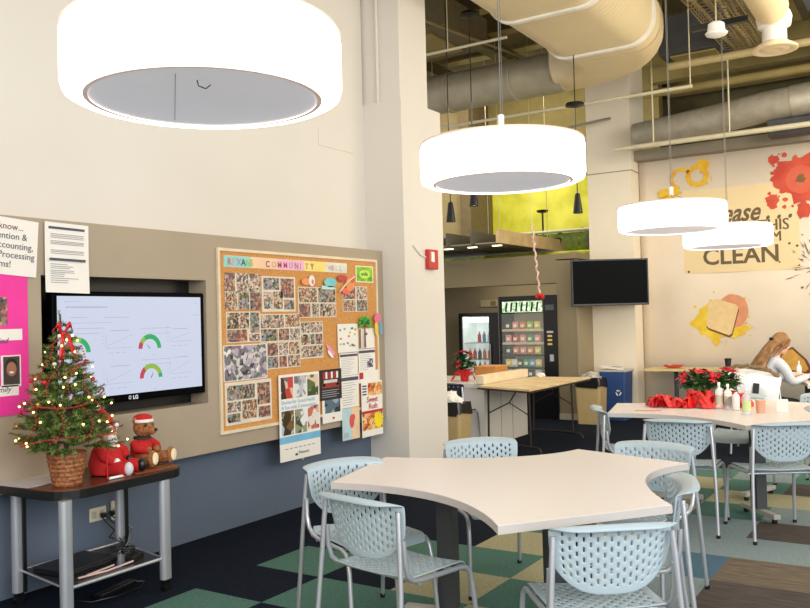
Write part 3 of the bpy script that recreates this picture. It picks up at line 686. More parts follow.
wtext(r_, 'Sweet', .07, -.09, .06, mat('crimson_ink',(190,50,60)), shear=.15, bold=.001); wtext(r_, 'Rush', .07, -.06, .0, mat('crimson_ink',(190,50,60)), bold=.001)
mb = MB(); n = 28
mb._f([mb.bm.verts.new(V((.006, .09+(.085 if k%2 else .06)*cos(2*pi*k/n), -.11+(.085 if k%2 else .06)*sin(2*pi*k/n)))) for k in range(n)]); mb.build('starburst', mat('bright_yellow',(248,222,20),.5), r_)
r_, w, h = sheet('printed_notice', 'white page with a red corner label above the snack flyer', 'notice', (6.02,.985,6.33,1.09), PAPER, x=-4.366)
patch(r_, w, h, (.03,.35,.22,.9), mat('awning_red',(190,40,44)), 'red_label')
r_, w, h = sheet('greeting_card', 'pale blue and peach card with a red shape, lowest beside the snack flyer', 'card', (5.766,.512,6.015,.787), mat('pale_blue_card',(190,216,222)), x=-4.366)
patch(r_, w, h, (.55,.0,1,1), mat('peach_card',(240,206,166)), 'peach_half'); 
mb = MB(); disc(mb, .01, .02, .035, .06, .004); disc(mb, .03, .05, .03, .03, .0042); mb.build('red_shape', mat('coral_red',(224,90,80)), r_)
for k in range(3): patch(r_, w, h, (.06,.2-k*.05,.34,.22-k*.05), INKP, 'text_line')
r_, w, h = sheet('lime_card', 'lime green card in a white border, top right of the cork board', 'card', (6.029,1.883,6.298,2.03), PAPER, x=PX)
patch(r_, w, h, (.05,.06,.95,.94), mat('lime_print', (150,206,40), .4, noise=.3, nscale=14, rgb2=(90,160,20)), 'lime_face')
mb = MB(); disc(mb, 0, 0, .085, .04, .0045); mb.build('lime_oval', mat('pale_lime',(200,230,90)), r_); wtext(r_, 'smile', .05, -.06, -.013, mat('deep_green',(50,120,30)), x=.005, bold=.001)
# little cut-outs
t = empty('paper_palm_tree', (-4.35,6.11,1.30), 0, 'cut-out paper palm tree with green fronds on the cork board', 'decoration')
mb = MB(); mb.prism([(-.012,0),(.012,0),(.006,.22),(-.006,.22)], 0, .003, Matrix(((0,0,1,0),(1,0,0,0),(0,1,0,0),(0,0,0,1)))); mb.build('trunk', mat('palm_brown',(110,70,50)), t)
mb = MB()
for a in (-20,10,40,75,105,140,170,200):
    r = radians(a); d = V((0,cos(r),sin(r)*.8)); n = V((0,-d.z,d.y)).normalized()*.02; c = V((.004,0,.22))
    mb.quad(c, c+d*.06+n, c+d*.12-V((0,0,.02)), c+d*.05-n)
mb.build('fronds', mat('palm_green',(60,170,60)), t)
t = empty('flamingo_cutout', (-4.35,6.31,1.50), 0, 'pink, yellow and blue tropical cut-out on the right edge of the cork', 'decoration')
mb = MB(); disc(mb, 0, .06, .055, .045, .006); mb.build('pink_head', mat('flamingo_pink',(232,120,150)), t)
mb = MB(); disc(mb, -.02, -.03, .03, .07, .004); mb.build('yellow_wing', mat('wing_yellow',(226,200,70)), t)
mb = MB(); disc(mb, .05, -.03, .025, .06, .005); mb.build('blue_wing', mat('wing_blue',(110,170,200)), t)
t = empty('paper_shoe_cutout', (-4.37,5.63,1.30), 0, 'small pink and white feather cut-out on the bare cork', 'decoration')
mb = MB(); disc(mb, -.0, .0, .075, .02, .004); mb.build('feather', mat('feather_pink',(236,150,180)), t, ); mb = MB(); disc(mb, .02, -.03, .05, .016, .005); mb.build('quill', PAPER, t); t.rotation_euler = (-.7,0,0)
t = empty('paper_cupcake', (-4.362,5.64,1.86), 0, 'turquoise paper cupcake under the pastel letter strip', 'decoration')
mb = MB(); disc(mb, 0, .01, .085, .04, .003); mb.build('icing', mat('turquoise_card',(120,206,206)), t); mb = MB(); mb.b2(.0,.003,-.12,.05,-.05,-.02); mb.build('cake_base', mat('pale_turquoise',(190,226,220)), t)
t = empty('paper_flower_garland', (-4.362,5.86,1.86), 0, 'red and orange paper flower cut-outs beside the lime card', 'decoration')
for y, z, a, b, c in ((-.05,.05,.07,.03,(196,70,76)),(.06,-.0,.06,.06,(238,150,90)),(.0,-.06,.06,.03,(232,110,90)),(.09,.04,.03,.03,(214,90,80))):
    mb = MB(); disc(mb, y, z, a, b, .003+.001*y); mb.build('paper_flower', mat('pf_%d' % int(c[1]), c), t)
mb = MB(); mb.tube([(.005,.12,.07),(.005,.02,.02),(.005,-.1,-.07)], .008, n=6); mb.build('paper_ribbon', mat('peach_card',(240,206,166)), t)
t = empty('paper_bird_cutout', (-4.362,5.36,1.87), 0, 'small orange and white paper figure above the four photo collage', 'decoration')
mb = MB(); disc(mb, -.04, 0, .06, .03, .003); mb.build('orange_wing', mat('pf_150',(238,150,90)), t); mb = MB(); disc(mb, .03, .01, .04, .045, .004); mb.build('white_body', PAPER, t); mb = MB(); disc(mb, .04, .0, .015, .02, .005); mb.build('pink_mark', mat('flamingo_pink',(232,120,150)), t)

# ------------------------------------------------------------------ cart under the TV
cart = empty('media_cart', (-4.15,3.1,0), 0, 'walnut topped media cart on silver legs against the slate blue wall', 'cart')
def cart_outline(g=0):
    pts = []
    x0, x1, y0, y1 = -.33-g, .31+g, -.43-g, .44+g
    for cx, cy, r, a in ((x1-.14,y1-.14,.14,0),(x0+.05,y1-.05,.05,90),(x0+.05,y0+.05,.05,180),(x1-.16,y0+.16,.16,270)):
        for k in range(7): b = radians(a+15*k); pts.append((cx+r*cos(b), cy+r*sin(b)))
    return pts
mb = MB(); mb.prism(cart_outline(-.004), .668, .70); mb.build('tabletop', WOODM, cart)
mb = MB(); mb.prism(cart_outline(.004), .648, .694); mb.build('edge_band', BLACK, cart)
for x, y in ((-.27,-.30),(.285,-.385),(.285,.27),(-.25,.385)):
    if True:
        mb = MB()
        pts = rounded_rect(.05,.072,.024,4); mb.prism([(x+a, y+b) for a, b in pts], .07, .65); lg = mb.build('leg', CHROME, cart, smooth=40)
        mb = MB(); mb.tube([(x-.015,y,.028),(x+.015,y,.028)], .028, n=18); mb.box((x,y,.06),(.03,.05,.03), bev=.005); mb.build('caster', BLACK, lg, smooth=40)
        if x < 0: mb = MB(); mb.box((x+.03,y+.02,.36),(.015,.02,.58)); mb.build('cable_channel', BLACK, lg)
mb = MB(); mb.prism([(-.25,-.28),(.27,-.36),(.27,.25),(-.24,.36)],.185,.193); mb.build('shelf', mat('smoked_shelf',(52,54,60),.2), cart)
mb = MB(); mb.tube([(.28,-.385,.19),(.28,.27,.19)], .010, n=8); mb.tube([(-.262,-.29,.19),(-.245,.385,.19)], .010, n=8); mb.tube([(-.262,-.29,.19),(.28,-.38,.19)], .006, n=8); mb.tube([(-.245,.375,.19),(.28,.26,.19)], .006, n=8); mb.build('shelf_rail', CHROME, cart, smooth=60)
t = empty('laptop_computer', (-4.17,2.99,.194), .1, 'closed black laptop lying on the lower shelf of the cart', 'laptop')
mb = MB(); mb.box((0,0,.012),(.27,.36,.022), bev=.004); mb.build('base', BLACK, t); mb = MB(); mb.box((0,0,.03),(.27,.36,.010), bev=.003); mb.build('lid', mat('laptop_lid',(30,30,34),.4), t)
t = empty('power_adapter', (-4.0,3.26,.194), .4, 'small black power adapter coiled on the cart shelf', 'adapter')
mb = MB(); mb.box((0,0,.016),(.06,.12,.032), bev=.006); mb.build('brick_body', BLACK, t)
mb = MB(); mb.tube([(.03*cos(a)*(1+.1*k/8)-.05,.05*sin(a)+.02,.03+.012*k/8) for k, a in enumerate([q*.8 for q in range(24)])], .004, n=6); mb.build('coiled_lead', BLACK, t, smooth=60)
t = empty('cable', (-4.55,3.48,.35), 0, 'tangle of black and green leads dropping from the wall socket to the shelf', 'cable')
for k, c in enumerate((BLACK, mat('green_lead',(30,70,60)), BLACK, mat('grey_lead',(150,150,140)))):
    mb = MB(); rr = random.Random(k+2)
    pts = [(.0,-.03+.03*k,.0),(.04,-.02+.04*k,-.04),(.07+.02*k,.02+.03*k,-.10),(.08,-.03+.05*k,-.15+rr.uniform(-.01,.02)),(.16,.04*k-.06,-.12),(.20+.02*k,-.03,-.15),(.24,-.1+.03*k,-.14),(.28+.03*k,-.16,-.145)]
    mb.tube(pts, .0045, n=6); mb.build('lead', c, t, smooth=60)
mb = MB(); mb.box((.015,-.02,.0),(.03,.03,.03), bev=.004); mb.box((.015,.05,.0),(.03,.03,.03), bev=.004); mb.build('plug', BLACK, t)
mb = MB(); mb.tube([(-3.94,2.84,.205),(-3.93,3.02,.20),(-3.94,3.2,.205)], .006, n=6); mb.tube([(-3.95,2.9,.203),(-3.98,3.1,.203)], .005, n=6); tag(mb.build('white_cable', mat('white_red_lead',(224,190,180)), smooth=60), 'pale cable lying along the front edge of the cart shelf', 'cable')
t = empty('floor_power_strip', (-4.1,3.2,0), .2, 'black power strip with leads on the carpet under the cart', 'power strip')
mb = MB(); mb.box((0,0,.02),(.06,.3,.035), bev=.006); mb.build('strip_body', BLACK, t)
mb = MB(); mb.tube([(0,.15,.02),(.05,.2,.01),(.1,.1,.008),(.08,-.05,.008),(.0,-.2,.008),(-.1,-.2,.008)], .006, n=6); mb.build('lead', BLACK, t, smooth=60)
t = empty('paper_sheet', (-4.28,2.83,.7005), .1, 'white sheet of paper lying under the tree basket on the cart', 'paper')
mb = MB(); mb.box((0,0,.001),(.30,.36,.0015)); mb.box((.01,.02,.0025),(.28,.30,.0012), rz=.12); mb.build('sheet', mat('grey_white_paper',(206,200,196),.7), t)

# ------------------------------------------------------------------ christmas tree in a basket
tree = empty('christmas_tree', (-4.0,2.825,.7015), 0, 'small lit Christmas tree with red bead garland in a wicker basket', 'christmas tree')
mb = MB(); prof_ = []
for k in range(15): z = .012*k; prof_.append((.073+.028*k/14+(.004 if k % 2 else 0), z))
mb.lathe([(0,0)]+prof_+[(.104,.175),(.094,.178),(.088,.15),(0,.15)], n=40)
mb.build('basket', mat('wicker', (176,112,64), .6, nscale=70, rgb2=(110,62,34), bump=.6), tree, smooth=30)
mb = MB(); mb.tube([(0,0,.14),(-.01,0,.5),(-.02,-.01,.92)], [.014,.010,.003], n=8); mb.build('trunk', mat('bark',(80,56,36),.9), tree)
rr = random.Random(11); NEED = []
gm = MB(); gm2 = [mat('needle_green',(104,126,52),.6,nscale=20,rgb2=(60,86,30)), mat('needle_light',(150,166,80),.6,nscale=20,rgb2=(110,130,50)), mat('needle_dark',(30,56,26),.7,nscale=20,rgb2=(14,32,14))]
tips = []
def sprig(mb, a, d, L):
    """a bottle-brush sprig"""
    n = int(L/.0036); e1 = d.orthogonal().normalized(); e2 = d.cross(e1)
    for k in range(n):
        p = a+d*(L*k/n); s = rr.uniform(.022,.036)*(1-.35*k/n)
        for q in range(3):
            an = rr.uniform(0, 2*pi); w = (e1*cos(an)+e2*sin(an)); dd = (w*.85+d*.55).normalized()*s; sd_ = d.cross(w)*.0022
            mb.mi = rr.choice((0,0,1,2)); mb._f([mb.bm.verts.new(p-sd_), mb.bm.verts.new(p+sd_), mb.bm.verts.new(p+dd)])
layers = 15
for L_ in range(layers):
    f = L_/(layers-1); z = .20+.66*f**.95; R_ = .275*(1-f)**.85+.03
    n = int(13*(1-f)+4)
    for k in range(n):
        a = 2*pi*k/n+L_*.7+rr.uniform(-.15,.15); r = R_*rr.uniform(.78,1.08)
        d = V((cos(a), sin(a), rr.uniform(-.05,.4))).normalized()
        b = V((-.02*f,0,z)); tip = b+d*r; tips.append(tip)
        gm.mi = 2; sprig(gm, b+d*r*.30, d, r*.70)
        for sgn in (-1,1):
            d2 = (d+V((-sin(a), cos(a), rr.uniform(-.1,.3)))*sgn*.8).normalized(); sprig(gm, b+d*r*.5, d2, r*.38)
sprig(gm, V((-.02,-.01,.84)), V((-.1,0,1)).normalized(), .10)
gm.build('foliage', gm2, tree)
BULB = mat('warm_fairy_light', (255,220,150), .4, emit=9, emit_rgb=(255,206,120))
bl = MB(); bl.ball((0,0,0), .0055, n=8, m=5); b0 = bl.build('bulb', BULB, tree, smooth=60)
rr.shuffle(tips)
for k in range(52):
    o = b0 if k == 0 else b0.copy()
    if k: COL.objects.link(o); o.parent = tree
    o.location = tips[k]*.97+V((0,0,rr.uniform(-.01,.02)))
def spiral(turns, ph, r_, z0, z1, rad):
    pts = []
    N = int(turns*26)
    for k in range(N+1):
        f = k/N; z = z0+(z1-z0)*f; a = ph+f*turns*2*pi
        R_ = (.275*(1-(z-.2)/.7)**.85+.015)*(.95+.08*sin(k*.9)); pts.append((R_*cos(a), R_*sin(a), z+.018*sin(k*.55)))
    return pts
mb = MB()
pts = spiral(3.2, -1.6, 0, .24, .80, 0)
acc = []
for a, b in zip(pts, pts[1:]):
    a, b = V(a), V(b); n = max(1, int((b-a).length/.012))
    for q in range(n): acc.append(a.lerp(b, q/n))
for a_ in (-1.5,-.9,-.3,.2):
    for k in range(34): z = .26+.50*k/34; R_ = .275*(1-(z-.2)/.7)**.85+.018; acc.append(V((R_*cos(a_+.25*sin(k*.25)), R_*sin(a_+.25*sin(k*.25)), z)))
for p in acc: mb.ball(p, .0048, n=6, m=4)
mb.build('bead_garland', mat('red_beads',(190,40,44),.3,noise=.1), tree, smooth=60)
mb = MB()
for s in (-1,1):
    mb.grid(lambda u, v: (.02+.015*sin(pi*u)+(.01 if v else 0), s*(.005+.055*u)-.03*0, .78+.05*sin(pi*u*.9)+(v-.5)*.045*sin(pi*min(u+.15,1))), 8, 2)
mb.grid(lambda u, v: (.05+.01*u, -.015-.02*u+(v-.5)*.025, .78-.13*u), 6, 1); mb.grid(lambda u, v: (.05+.01*u, .015+.03*u+(v-.5)*.025, .78-.11*u), 6, 1); mb.ball((.03,0,.78), .016)
bw = mb.build('bow', mat('satin_red',(206,24,36),.35,noise=.05), tree, smooth=60, mods=[('SOLIDIFY', dict(thickness=.002))], loc=(.0,-.03,.03))
for k in range(16):
    c = tips[60+k] if 60+k < len(tips) else tips[k]
    mb = MB(); mb.ball((0,0,0), .013, (1,1,1), n=10, m=7); o = mb.build('ornament', [mat('pearl_white',(236,226,214),.3), mat('gold_ornament',(220,170,70),.3,metal=.6), mat('satin_red',(206,24,36),.35)][k%3], tree, smooth=60, loc=c*.95)

# ------------------------------------------------------------------ santa and bear
def soft(mb, name, m, parent, lv=1, **k): return mb.build(name, m, parent, smooth=180, mods=[('SUBSURF', dict(levels=lv, render_levels=lv))] if lv else (), **k)
FUR = mat('bear_fur', (176,116,66), .9, nscale=70, rgb2=(126,76,40), bump=.6)
WF = mat('white_fur', (236,230,222), .9, nscale=60, noise=.06, bump=.5)
s = empty('santa_doll', (-4.08,3.14,.7015), .3, 'seated Santa doll with a red hat and white beard beside the tree', 'doll')
s.scale = (1.05,1.08,1.26)
mb = MB(); mb.lathe([(0,0),(.085,.005),(.095,.05),(.075,.11),(.045,.15),(0,.16)], n=24); mb.build('coat', REDM, s, smooth=60)
mb = MB(); mb.ball((.01,.005,.18), .045, (1,1,1.05)); mb.build('head', SKIN, s, smooth=60)
mb = MB(); mb.ball((.03,.0,.135), .045, (.8,.95,1.25)); mb.ball((.045,0,.11), .03,(.6,.9,1.5)); mb.lathe([(.044,.195),(.055,.2),(.055,.215),(.044,.22)], c=(.005,.0,0), n=20); bd = mb.build('beard_and_trim', WF, s, smooth=60)
mb = MB(); mb.tube([(.005,0,.20),(.0,-.005,.24),(-.01,-.015,.275),(-.02,-.03,.30)], [.048,.040,.024,.008], n=16); mb.build('hat', REDM, s, smooth=60)
mb = MB(); mb.ball((-.02,-.035,.305), .014); mb.build('pompom', WF, s, smooth=60)
for sg in (-1,1):
    mb = MB(); mb.tube([(.0,sg*.065,.125),(.05,sg*.085,.09),(.09,sg*.06,.065)], [.026,.028,.022], n=12); mb.build('arm', REDM, s, smooth=60)
    mb = MB(); mb.ball((.105,sg*.055,.06), .02); mb.build('mitten', BLACK if sg > 0 else WF, s, smooth=60)
    mb = MB(); mb.tube([(.05,sg*.045,.03),(.12,sg*.06,.035),(.17,sg*.065,.03)], [.035,.033,.028], n=12); mb.build('leg', REDM, s, smooth=60)
    mb = MB(); mb.ball((.18,sg*.06,.035), .026, (1,.9,1.15)); mb.build('boot', BLACK if sg > 0 else mat('pale_boot',(206,200,204)), s, smooth=60)
mb = MB(); mb.ball((.05,0,.182), .010); mb.ball((.042,.015,.19), .004); mb.ball((.042,-.015,.19), .004); mb.build('nose', mat('rosy',(220,130,110)), s, smooth=60)
b = empty('teddy_bear', (-4.10,3.41,.7045), .15, 'brown teddy bear in a red sweater, cap and dark glasses', 'teddy bear')
b.scale = (1.16,1.16,1.18)
mb = MB(); mb.ball((0,0,.075), .062, (.9,1,1.25), n=16, m=10); mb.build('sweater', REDM, b, smooth=60)
mb = MB()
mb.ball((.015,0,.195), .052, (1,1.02,.98), n=16, m=10); mb.ball((.062,.006,.18), .026, (1.1,.95,.85), n=12, m=8)
for sg in (-1,1): mb.ball((0,sg*.045,.232), .018, (.6,1,1)); mb.ball((.07,sg*.03,.085), .019); mb.tube([(.03,sg*.045,.035),(.09,sg*.062,.04),(.125,sg*.07,.045)], [.034,.032,.028], n=12); mb.ball((.13,sg*.07,.05), .034, (.6,.9,1.25))
mb.build('body', FUR, b, smooth=60)
for sg in (-1,1):
    mb = MB(); mb.tube([(.0,sg*.055,.12),(.035,sg*.07,.095),(.07,sg*.04,.085)], [.024,.024,.019], n=12); mb.build('sleeve', REDM, b, smooth=60)
    mb = MB(); mb.ball((.150,sg*.07,.052), .026, (.25,.85,1.2), n=14); mb.build('foot_pad', mat('cream_felt',(240,220,180),.8), b, smooth=60)
mb = MB(); mb.ball((.092,.006,.185), .008,(1,1.3,1)); mb.build('nose', BLACK, b, smooth=60)
mb = MB(); mb.ball((.052,.022,.207), .014, (.5,1,.8)); mb.ball((.052,-.022,.207), .014, (.5,1,.8)); mb.tube([(.058,.02,.208),(.058,-.02,.208)], .003); mb.build('dark_glasses', BLACK, b, smooth=60)
mb = MB(); mb.lathe([(.054,.222),(.056,.226),(.054,.236),(.050,.238)], c=(.01,0,0), n=20); mb.build('cap_band', WF, b, smooth=60)
mb = MB(); mb.lathe([(.051,.236),(.045,.252),(.025,.262),(0,.264)], c=(.01,0,0), n=20); mb.build('cap', REDM, b, smooth=60)
mb = MB(); mb.lathe([(.03,.15),(.045,.148),(.045,.138),(.03,.136)], c=(.005,0,0), n=18); mb.build('scarf', mat('dark_green_cloth',(30,60,46),.9), b, smooth=60)
t = empty('holiday_mat', (-4.0,3.36,.7005), .0, 'small red and green patterned mat under the teddy bear', 'mat')
mb = MB(); mb.prism([(-.10,-.16),(.10,-.16),(.12,.0),(.10,.16),(-.08,.16)], .0, .004); mb.build('mat_cloth', mat('mat_red_green', (150,40,30), .9, nscale=24, rgb2=(96,100,36)), t)
t = empty('candy_cane_stick', (-3.90,3.08,.7015), 0, 'white and red stick lying at the front of the cart top', 'candy cane')
mb = MB(); mb.tube([(0,-.06,.008),(0,.08,.008)], .008, n=8); mb.build('white_stick', WHITE, t, smooth=60); mb = MB(); mb.tube([(-.01,-.065,.005),(-.02,-.06,.16)], .004, n=6); mb.build('red_stick', REDM, t, smooth=60)

# ------------------------------------------------------------------ star-shaped tables
def star(scale=0, n=14):
    C_ = [V(p) for p in ((-.960,.183),(-.792,-.543),(.317,-.953),(.795,-.325),(.612,.668),(-.073,.883))]
    M_ = [V(p) for p in ((-.185,-.560),(.53,.215),(-.340,.455))]
    pts = []
    for k in range(3):
        p0, p1, q0 = C_[2*k], C_[2*k+1], C_[(2*k+2)%6]; pts += [p0, p1]; ctrl = M_[k]*2-(p1+q0)/2
        for j in range(1, n):
            t = j/n; pts.append(p1*(1-t)**2+ctrl*2*t*(1-t)+q0*t*t)
    if scale: pts = [p*(1+scale/p.length) for p in pts]
    return [(p.x, p.y) for p in pts]
def star_regular(scale=0, R_=.873, hw=.39, rc=.605, base=190.5, n=14):
    pts = []
    for k in range(3):
        a = radians(base+120*k); nrm = V((cos(a), sin(a))); tg = V((-sin(a), cos(a)))
        p0 = nrm*R_-tg*hw; p1 = nrm*R_+tg*hw
        a2 = a+radians(120); q0 = V((cos(a2), sin(a2)))*R_-V((-sin(a2), cos(a2)))*hw
        mid = V((cos(a+radians(60)), sin(a+radians(60))))*rc
        pts += [p0, p1]
        ctrl = mid*2-(p1+q0)/2          # quadratic through mid
        for j in range(1, n):
            t = j/n; pts.append(p1*(1-t)**2+ctrl*2*t*(1-t)+q0*t*t)
    if scale: pts = [p*(1+scale/p.length) for p in pts]
    return [(p.x, p.y) for p in pts]
def star_table(loc, rz, label, group='star-shaped pedestal tables'):
    t = empty('star_table', loc, rz, label, 'table', group)
    mb = MB(); mb.prism(star(-.0015), .7255, .760); mb.build('tabletop', TABLE, t)
    mb = MB(); out, n = star(0), 0
    vs0 = [mb.bm.verts.new((x,y,.7265)) for x, y in out]; vs1 = [mb.bm.verts.new((x,y,.7585)) for x, y in out]
    for k in range(len(out)): mb._f([vs0[k], vs0[(k+1)%len(out)], vs1[(k+1)%len(out)], vs1[k]])
    mb.build('edge_band', TEDGE, t, mods=[('SOLIDIFY', dict(thickness=.0015, offset=1))])
    for k in range(3):
        a = radians(190.5+120*k); M = Matrix.Rotation(a, 4, 'Z')
        mb = MB(); mb.prism([( .42-.045,-.04),(.42+.045,-.04),(.42+.045,.04),(.42-.045,.04)], .07, .70, M); lg = mb.build('leg', LEGGREY, t)
        mb = MB(); c = M@V((.43,0,.05)); mb.box(c, (.46,.055,.035), rz=a, bev=.006); mb.build('foot_bar', LEGPALE, lg)
        for r in (.24,.62):
            mb = MB(); c = M@V((r,0,0)); mb.lathe([(0,0),(.02,0),(.02,.03),(0,.03)], c=c, n=12); mb.build('glide', BLACK, lg)
        mb = MB(); c = M@V((.42,0,.712)); mb.box(c, (.5,.06,.027), rz=a); mb.build('support_rail', LEGGREY, t)
    return t
T1, T2, T3 = V((-1.755,3.805,0)), V((-1.48,7.03,0)), V((-.93,10.45,0))
star_table(T1, 0, 'empty star-shaped pale table nearest the camera, ringed by six aqua chairs')
star_table(T2, 0, 'star-shaped pale table carrying the poinsettias and red ribbon')
star_table(T3, radians(-34), 'star-shaped pale table where the person types on a laptop')

# ------------------------------------------------------------------ chairs
def seat_fn(u, v):
    a = 2*u-1; y = .225-.44*v
    e = max(0, (abs(v-.5)-.38)/.12); x = .228*a*(1-.09*e*e)*(1-.04*v)
    z = .463-.012*(1-a*a)*(1-v*.2); 
    if v < .16: z -= .035*((.16-v)/.16)**2
    if v > .84: z += .022*((v-.84)/.16)**2
    return (x, y, z)
def back_fn(u, v):
    a = 2*u-1; vb = .80
    if v <= vb:
        t = v/vb; zb = .525+.115*abs(a)**3.2; zt = .780-.010*a*a; z = zb+(zt-zb)*t
        x = .232*a*(1-.07*(1-t)**2); y = -.214-.033*(z-.525)/.255+.045*a*a
        return (x, y, z)
    s_ = (v-vb)/(1-vb)*(1-.62*abs(a)**5); an = s_*radians(115)
    x = .232*a*(1+.07*s_); y = -.247+.045*a*a*(1-.3*s_)-.062*sin(an*.80)-.016*s_; z = .780-.010*a*a+.030*sin(an*1.15)-.022*s_*s_-.016*s_*abs(a)**4
    return (x, y, z)
def make_chair(m=CHAIR, fm=CHROME):
    t = empty('stacking_chair', (0,0,0), 0, 'x', 'chair')
    ss = [('SOLIDIFY', dict(thickness=.007, offset=-1)), ('SUBSURF', dict(levels=1, render_levels=1))]
    mb = MB(); nu, nv = 37, 36
    mb.grid(seat_fn, nu, nv, lambda i, j: i % 2 == 1 and 2 < i < nu-3 and 4 < j < nv-3 and (j+(i//2 % 2)*2) % 4 in (0,1), slot=.55); mb.build('seat', m, t, smooth=180, mods=ss)
    mb = MB(); nu, nv = 37, 32
    def sk(i, j):
        if not (i % 2 == 1 and 2 < i < nu-3 and 2 < j < 24 and (j+(i//2 % 2)*2) % 4 in (0,1)): return False
        return True
    mb.grid(back_fn, nu, nv, sk, slot=.6); mb.build('backrest', m, t, smooth=180, mods=ss)
    for s_ in (-1,1):
        mb = MB(); mb.tube([(s_*.222,-.232,.75),(s_*.230,-.238,.66),(s_*.238,-.244,.54),(s_*.246,-.252,.42),(s_*.254,-.268,.24),(s_*.262,-.296,.012)], .0115, n=10)
        lg = mb.build('leg', fm, t, smooth=60); mb = MB(); mb.lathe([(0,0),(.014,0),(.014,.022),(0,.022)], c=(s_*.262,-.298,0), n=10); mb.build('foot_cap', BLACK, lg)
        mb = MB(); pts = [(s_*.250,.262,.012),(s_*.243,.245,.20),(s_*.238,.228,.34),(s_*.236,.212,.408),(s_*.234,.185,.431),(s_*.232,.15,.439),(s_*.23,-.10,.443),(s_*.231,-.16,.453),(s_*.233,-.195,.484),(s_*.236,-.212,.54),(s_*.234,-.217,.63)]
        mb.tube(pts, .0115, n=10); lg = mb.build('leg', fm, t, smooth=60); mb = MB(); mb.lathe([(0,0),(.014,0),(.014,.022),(0,.022)], c=(s_*.250,.263,0), n=10); mb.build('foot_cap', BLACK, lg)
    mb = MB(); mb.tube([(-.232,.12,.434),(.232,.12,.434)], .009, n=8); mb.tube([(-.232,-.12,.434),(.232,-.12,.434)], .009, n=8); mb.build('seat_crossbar', fm, t, smooth=60)
    return t
G1, G2 = 'aqua chairs around the front table', 'aqua chairs around the poinsettia table'
CH = [  # seat centre x,y, facing angle (deg), label, group
    ((-2.10,3.17), 80, 'aqua chair at the front table, nearest the camera on the side towards the cart', G1),
    ((-2.52,3.52), -24, 'aqua chair partly under the front table tip nearest the bulletin board', G1),
    ((-2.25,4.43), -43, 'aqua chair behind the front table, its back rising before the cream pier', G1),
    ((-1.18,3.16), 128, 'aqua chair with its back to the camera at the front table edge', G1),
    ((-1.25,3.76), 200, 'aqua chair tucked in the concave right side of the front table', G1),
    ((-1.46,4.60), 262, 'aqua chair on the far side of the front table, between the two tables', G1),
    ((-2.15,6.69), 25, 'aqua chair seen edge-on at the pointed end of the poinsettia table', G2),
    ((-1.62,6.24), 94, 'aqua chair with its back to the camera, pulled up before the poinsettias', G2),
    ((-1.03,6.30), 122, 'aqua chair with its back to the camera, nearest to the brown carpet tiles', G2),
    ((-1.60,7.74), 262, 'aqua chair on the far side of the poinsettia table with a coat behind it', G2),
    ((-1.02,7.95), 238, 'aqua chair beyond the poinsettia table, only its perforated top showing', G2),
]
c0 = make_chair()
for k, ((x, y), a, lb, g) in enumerate(CH):
    rz = radians(a-90)
    if k == 0: c0.location = (x,y,0); c0.rotation_euler = (0,0,rz); c0['label'] = lb; c0['group'] = g
    else: dup(c0, (x,y,0), rz, lb, g)
dup(c0, (-1.72,9.72,0), radians(95-90), 'aqua chair under the seated person, hung with a white coat', 'aqua chairs around the laptop table')
nc = make_chair(NAVYCH); nc.location = (-4.90,8.62,0); nc.rotation_euler = (0,0,radians(97-90)); nc['label'] = 'navy perforated chair at the white counter behind the pier'

# ------------------------------------------------------------------ folding table and counter behind the pier
t = empty('folding_table', (-4.22,9.35,0), 0, 'wood topped folding table on bent dark steel legs before the white counter', 'table')
mb = MB(); mb.prism([(-.385,-.64),(.41,-.95),(.40,.95),(-.36,.88)], .722, .742); mb.build('tabletop', mat('worn_tan_wood', (232,208,162), .45, nscale=6, rgb2=(214,184,134)), t)
mb = MB(); mb.prism([(-.387,-.645),(.415,-.955),(.405,.955),(-.365,.885)], .702, .7215); mb.build('apron', DSTEEL, t)
for y in (-.62,.66):
    mb = MB(); mb.tube([(-.30,y+.08,.70),(-.31,y+.08,.06)], .013, n=8); mb.tube([(.26,y-.02,.70),(.27,y-.02,.06)], .013, n=8)
    mb.tube([(-.38,y+.10,.01),(-.378,y+.10,.05),(-.36,y+.095,.065),(0,y+.04,.07),(.34,y-.03,.065),(.385,y-.035,.05),(.40,y-.04,.01)], .014, n=8)
    mb.build('leg', DSTEEL, t, smooth=60)
    mb = MB(); s_ = 1 if y < 0 else -1
    mb.tube([(-.30,y+.08,.42),(-.02,y+.05,.55),(.04,y+.04+.12*s_,.70)], .008, n=6); mb.tube([(.26,y-.02,.42),(-.02,y+.05,.55)], .006, n=6); mb.build('brace', DSTEEL, t, smooth=60)
t = empty('reception_counter', (-5.4,9.45,0), 0, 'white laminate counter with a raised cream ledge behind the folding table', 'counter')
LAM = mat('white_laminate', (224,218,208), .4, noise=.015)
mb = MB(); mb.b2(-.85,.78,-.55,.65,.70,.745); mb.build('worktop', LAM, t)
mb = MB(); mb.b2(.70,.78,-.55,.65,.0,.70); mb.build('side_panel', LAM, t)
mb = MB(); mb.b2(.781,.784,-.12,-.112,.0,.70); mb.b2(.781,.784,.2,.208,0,.70); mb.build('panel_seams', mat('seam_grey',(168,164,156)), t)
mb = MB(); mb.b2(.68,.79,-.58,.68,.747,.85); mb.build('raised_ledge', mat('cream_ledge', (238,220,186), .5), t)
mb = MB(); mb.b2(.45,.70,-.53,-.50,.0,.70); mb.build('end_panel', LAM, t)
mb = MB(); mb.b2(-.85,-.80,-.5,.6,.0,.70); mb.b2(-.8,.7,.58,.62,0,.70); mb.build('rear_panel', mat('kneehole_shade', (38,42,46)), t)  # panels coloured dark to stand in for shade in the kneehole
t = empty('cardboard_box', (-4.95,9.75,.746), 0, 'flat orange cardboard box on the white counter', 'box')
